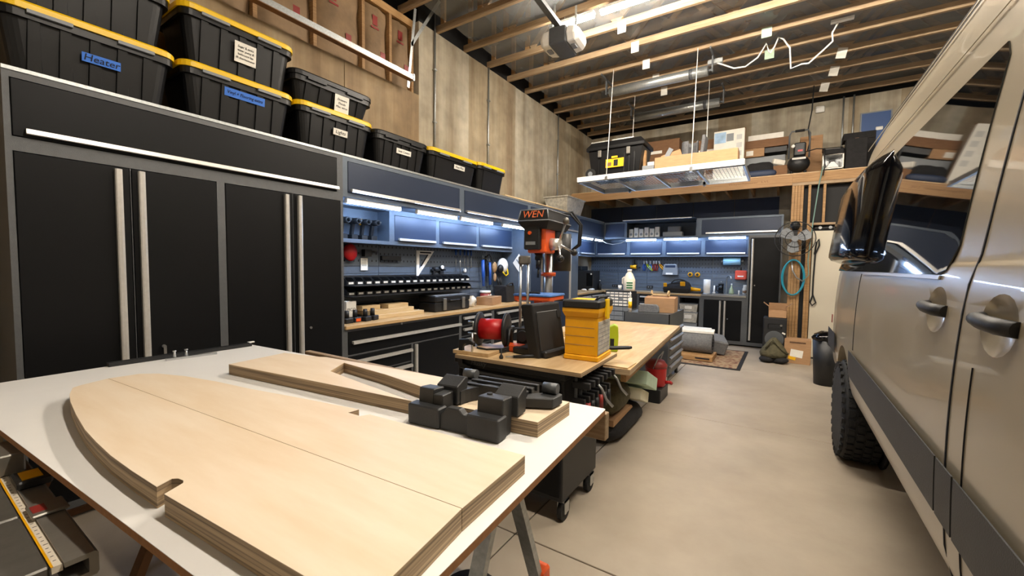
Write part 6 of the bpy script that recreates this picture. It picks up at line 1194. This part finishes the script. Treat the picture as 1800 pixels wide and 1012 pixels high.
bowls = [MB().blob((vx(1.42) - 0.1, y_, 1.42), (0.13, 0.17, 0.13), 32, 20).build('cut', 'dark') for y_ in (2.06, 1.555)]
for c_ in [cut, cut2] + bowls:
    md = vb.modifiers.new('b', 'BOOLEAN'); md.operation = 'DIFFERENCE'; md.object = c_; md.solver = 'EXACT'
bpy.context.view_layer.update()
dg = bpy.context.evaluated_depsgraph_get()
nm = bpy.data.meshes.new_from_object(vb.evaluated_get(dg)); vb.modifiers.clear(); vb.data = nm
for c_ in [cut, cut2] + bowls: bpy.data.objects.remove(c_)
nm.materials.clear(); nm.materials.append(M['vbody'])
bm = bmesh.new(); bm.from_mesh(nm)
for e in bm.edges:
    if len(e.link_faces) == 2 and e.calc_face_angle(0) > 0.55: e.smooth = False
for f in bm.faces: f.smooth = True
bm.to_mesh(nm); bm.free()
def skin(name, outline_fn, y0, y1, m, off=0.004, n=24, nz=8, parent=van):
    V = []; F = []
    for i in range(n + 1):
        y_ = y0 + (y1 - y0) * i / n; zb, zt = outline_fn(y_)
        for j in range(nz + 1):
            z = zb + (zt - zb) * j / nz; V.append((vx(z) - off, y_, z))
    for i in range(n):
        for j in range(nz): a = i * (nz + 1) + j; F.append((a, a + nz + 1, a + nz + 2, a + 1))
    o = MB().add(V, F, True).build(name, m, parent, world=True, fix=False)
    md = o.modifiers.new('s', 'SOLIDIFY'); md.thickness = 0.004; md.offset = 0
    es = o.modifiers.new('e', 'EDGE_SPLIT'); es.split_angle = 0.6
    return o
def winfn(y_):
    zb = 1.535; zt = 2.30
    d = y_ - 2.0
    if d < 0.1: zb += 0.1 - math.sqrt(max(0.01 - (0.1 - d) ** 2, 0)); zt -= 0.06 - math.sqrt(max(0.0036 - max(0.06 - d, 0) ** 2, 0))
    return zb, zt
skin('side_window', winfn, 2.0, 3.8, 'glassdark', 0.003, 40, 10)
skin('window_seal', lambda y_: (1.518, 1.532), 2.08, 3.7, 'vbody', 0.006, 4, 2)
def fdoor(y_):
    return 1.5, 2.28 if y_ > 0.6 else 1.5 + 0.78 * max(0.05, (y_ + 0.35) / 0.95)
skin('front_door_window', fdoor, -0.25, 1.3, 'glassdark', 0.003, 20, 6)
for y_, z0, z1, w_ in ((1.8, 0.6, 2.42, 0.004), (1.66, 0.6, 1.28, 0.0008), (3.82, 0.97, 1.52, 0.0025)): skin('panel_gap', lambda q, a=z0, b=z1: (a, b), y_ - w_, y_ + w_, 'ink', 0.0015, 1, 20)
skin('roof_crease', lambda q: (2.46, 2.475), 0.2, 5.3, 'vbody', 0.014, 20, 1)
skin('gutter', lambda q: (2.7, 2.72), 0.0, 5.35, 'vbody', 0.016, 20, 1)
def trim(y0, y1, off=0.016):
    return skin('side_trim', lambda y_: (0.775 + 0.0 * y_, 0.955), y0, y1, 'vtrim', off, 10, 5)
trim(1.84, 3.9); trim(1.68, 1.825); trim(-0.9, 1.665); trim(4.86, 5.45)
# wheel arch flare
A = [math.radians(a) for a in range(-5, 186, 10)]
fl_ = MB().loft([[(0.436, 4.38 + r * math.cos(a), 0.44 + r * math.sin(a)) for a in A] for r in (0.475, 0.56)], False, True, close=False).loft([[(x_, 4.38 + 0.475 * math.cos(a), 0.44 + 0.475 * math.sin(a)) for a in A] for x_ in (0.436, 0.56)], False, True, close=False).loft([[(x_, 4.38 + 0.56 * math.cos(a), 0.44 + 0.56 * math.sin(a)) for a in A] for x_ in (0.436, 0.5)], False, True, close=False)
# wheels
def wheel(y_):
    w_ = MB().lathe([(0.25, 0.0), (0.33, -0.006), (0.375, 0.012), (0.392, 0.03), (0.392, 0.24), (0.37, 0.265), (0.25, 0.27)], (0.435, y_, 0.395), 48, True, 'x').build('tyre', 'rubber', van, world=True)
    tr = MB()
    for k in range(36):
        for j, xo in enumerate((0.035, 0.09, 0.145, 0.2)):
            a = 2 * PI * (k + 0.5 * (j % 2)) / 36; R = 0.394
            tr.obox((0.435 + xo + 0.02, y_ + R * math.cos(a), 0.395 + R * math.sin(a)), (0.042, 0.018, 0.046), (a, 0, 0))
    for k in range(30):
        a = 2 * PI * k / 30; tr.obox((0.437, y_ + 0.362 * math.cos(a), 0.395 + 0.362 * math.sin(a)), (0.018, 0.04, 0.035), (a, 0, 0))
    o = tr.build('tread_lugs', 'rubber', w_); o.location = -van.location; o['kind'] = 'stuff'
    rm = MB().lathe([(0.06, 0.03), (0.16, 0.045), (0.22, 0.03), (0.245, 0.008), (0.252, 0.01), (0.252, 0.06)], (0.435, y_, 0.395), 32, True, 'x').build('rim', 'greysteel', van, world=True)
    for k in range(6): a = 2 * PI * k / 6; o = MB().cyl((0.462, y_ + 0.1 * math.cos(a), 0.395 + 0.1 * math.sin(a)), (0.478, y_ + 0.1 * math.cos(a), 0.395 + 0.1 * math.sin(a)), 0.014, n=8).build('lug_nut', 'steel', rm); o.location = -van.location
wheel(4.38); wheel(-1.6)
MB().cyl((0.7, 4.38, 0.44), (0.72, 4.38, 0.44), 0.47, n=30).build('wheel_well', 'dark', van, world=True)
# glossy rear side flare
fr_ = []
for (y_, zb, zt, out) in ((3.74, 1.6, 2.36, 0.002), (3.79, 1.6, 2.37, 0.05), (3.87, 1.6, 2.375, 0.1), (4.0, 1.6, 2.38, 0.125), (4.4, 1.6, 2.38, 0.132), (4.9, 1.6, 2.38, 0.132), (5.2, 1.6, 2.37, 0.128), (5.3, 1.6, 2.36, 0.1), (5.36, 1.6, 2.34, 0.01)):
    rr = []
    nz = 24
    for j in range(nz + 1):
        u = j / nz; z = zb + (zt - zb) * u; k = min(1, (u / 0.09)) ** 0.35 * min(1, ((1 - u) / 0.14)) ** 0.6
        rr.append((vx(z) + 0.004 - out * k, y_, z))
    fr_.append(rr)
fo = MB().loft(fr_, False, True, close=False).build('side_flare', 'blackgloss', van, world=True)
md = fo.modifiers.new('s', 'SOLIDIFY'); md.thickness = 0.006
skin('flare_glass_base', lambda y_: (1.535, 1.6), 3.8, 5.25, 'glassdark', 0.003, 8, 3)
# handles
for y_ in (2.06, 1.555):
    xh = vx(1.42)
    h_ = MB().tube([(xh - 0.002, y_ - 0.115, 1.413), (xh - 0.022, y_ - 0.07, 1.415), (xh - 0.028, y_, 1.418), (xh - 0.022, y_ + 0.07, 1.421), (xh + 0.006, y_ + 0.115, 1.425)], [0.02, 0.021, 0.02, 0.018, 0.014], 12).build('door_handle', 'bplast', van, world=True)
skin('side_marker', lambda y_: (1.02, 1.1), 5.2, 5.26, 'redm', 0.008, 3, 6)
# black roof rack rail
rk = MB().box(0.82, 0.87, 0.8, 5.4, 2.93, 2.99)
for y_ in (1.2, 2.6, 4.0, 5.2): rk.box(0.8, 0.88, y_ - 0.04, y_ + 0.04, 2.84, 2.94)
rk.build('roof_rail', 'bplast', van, world=True)
MB().box(0.75, 2.18, 5.55, 5.72, 0.5, 0.72).build('rear_bumper', 'vtrim', van, world=True, bevel=0.03)
MB().cyl((0.7, 4.38, 0.395), (2.2, 4.38, 0.395), 0.05).build('rear_axle', 'dark', van, world=True)
MB().box(0.75, 2.18, -2.5, 5.3, 0.45, 0.6).build('underbody', 'dark', van, world=True)
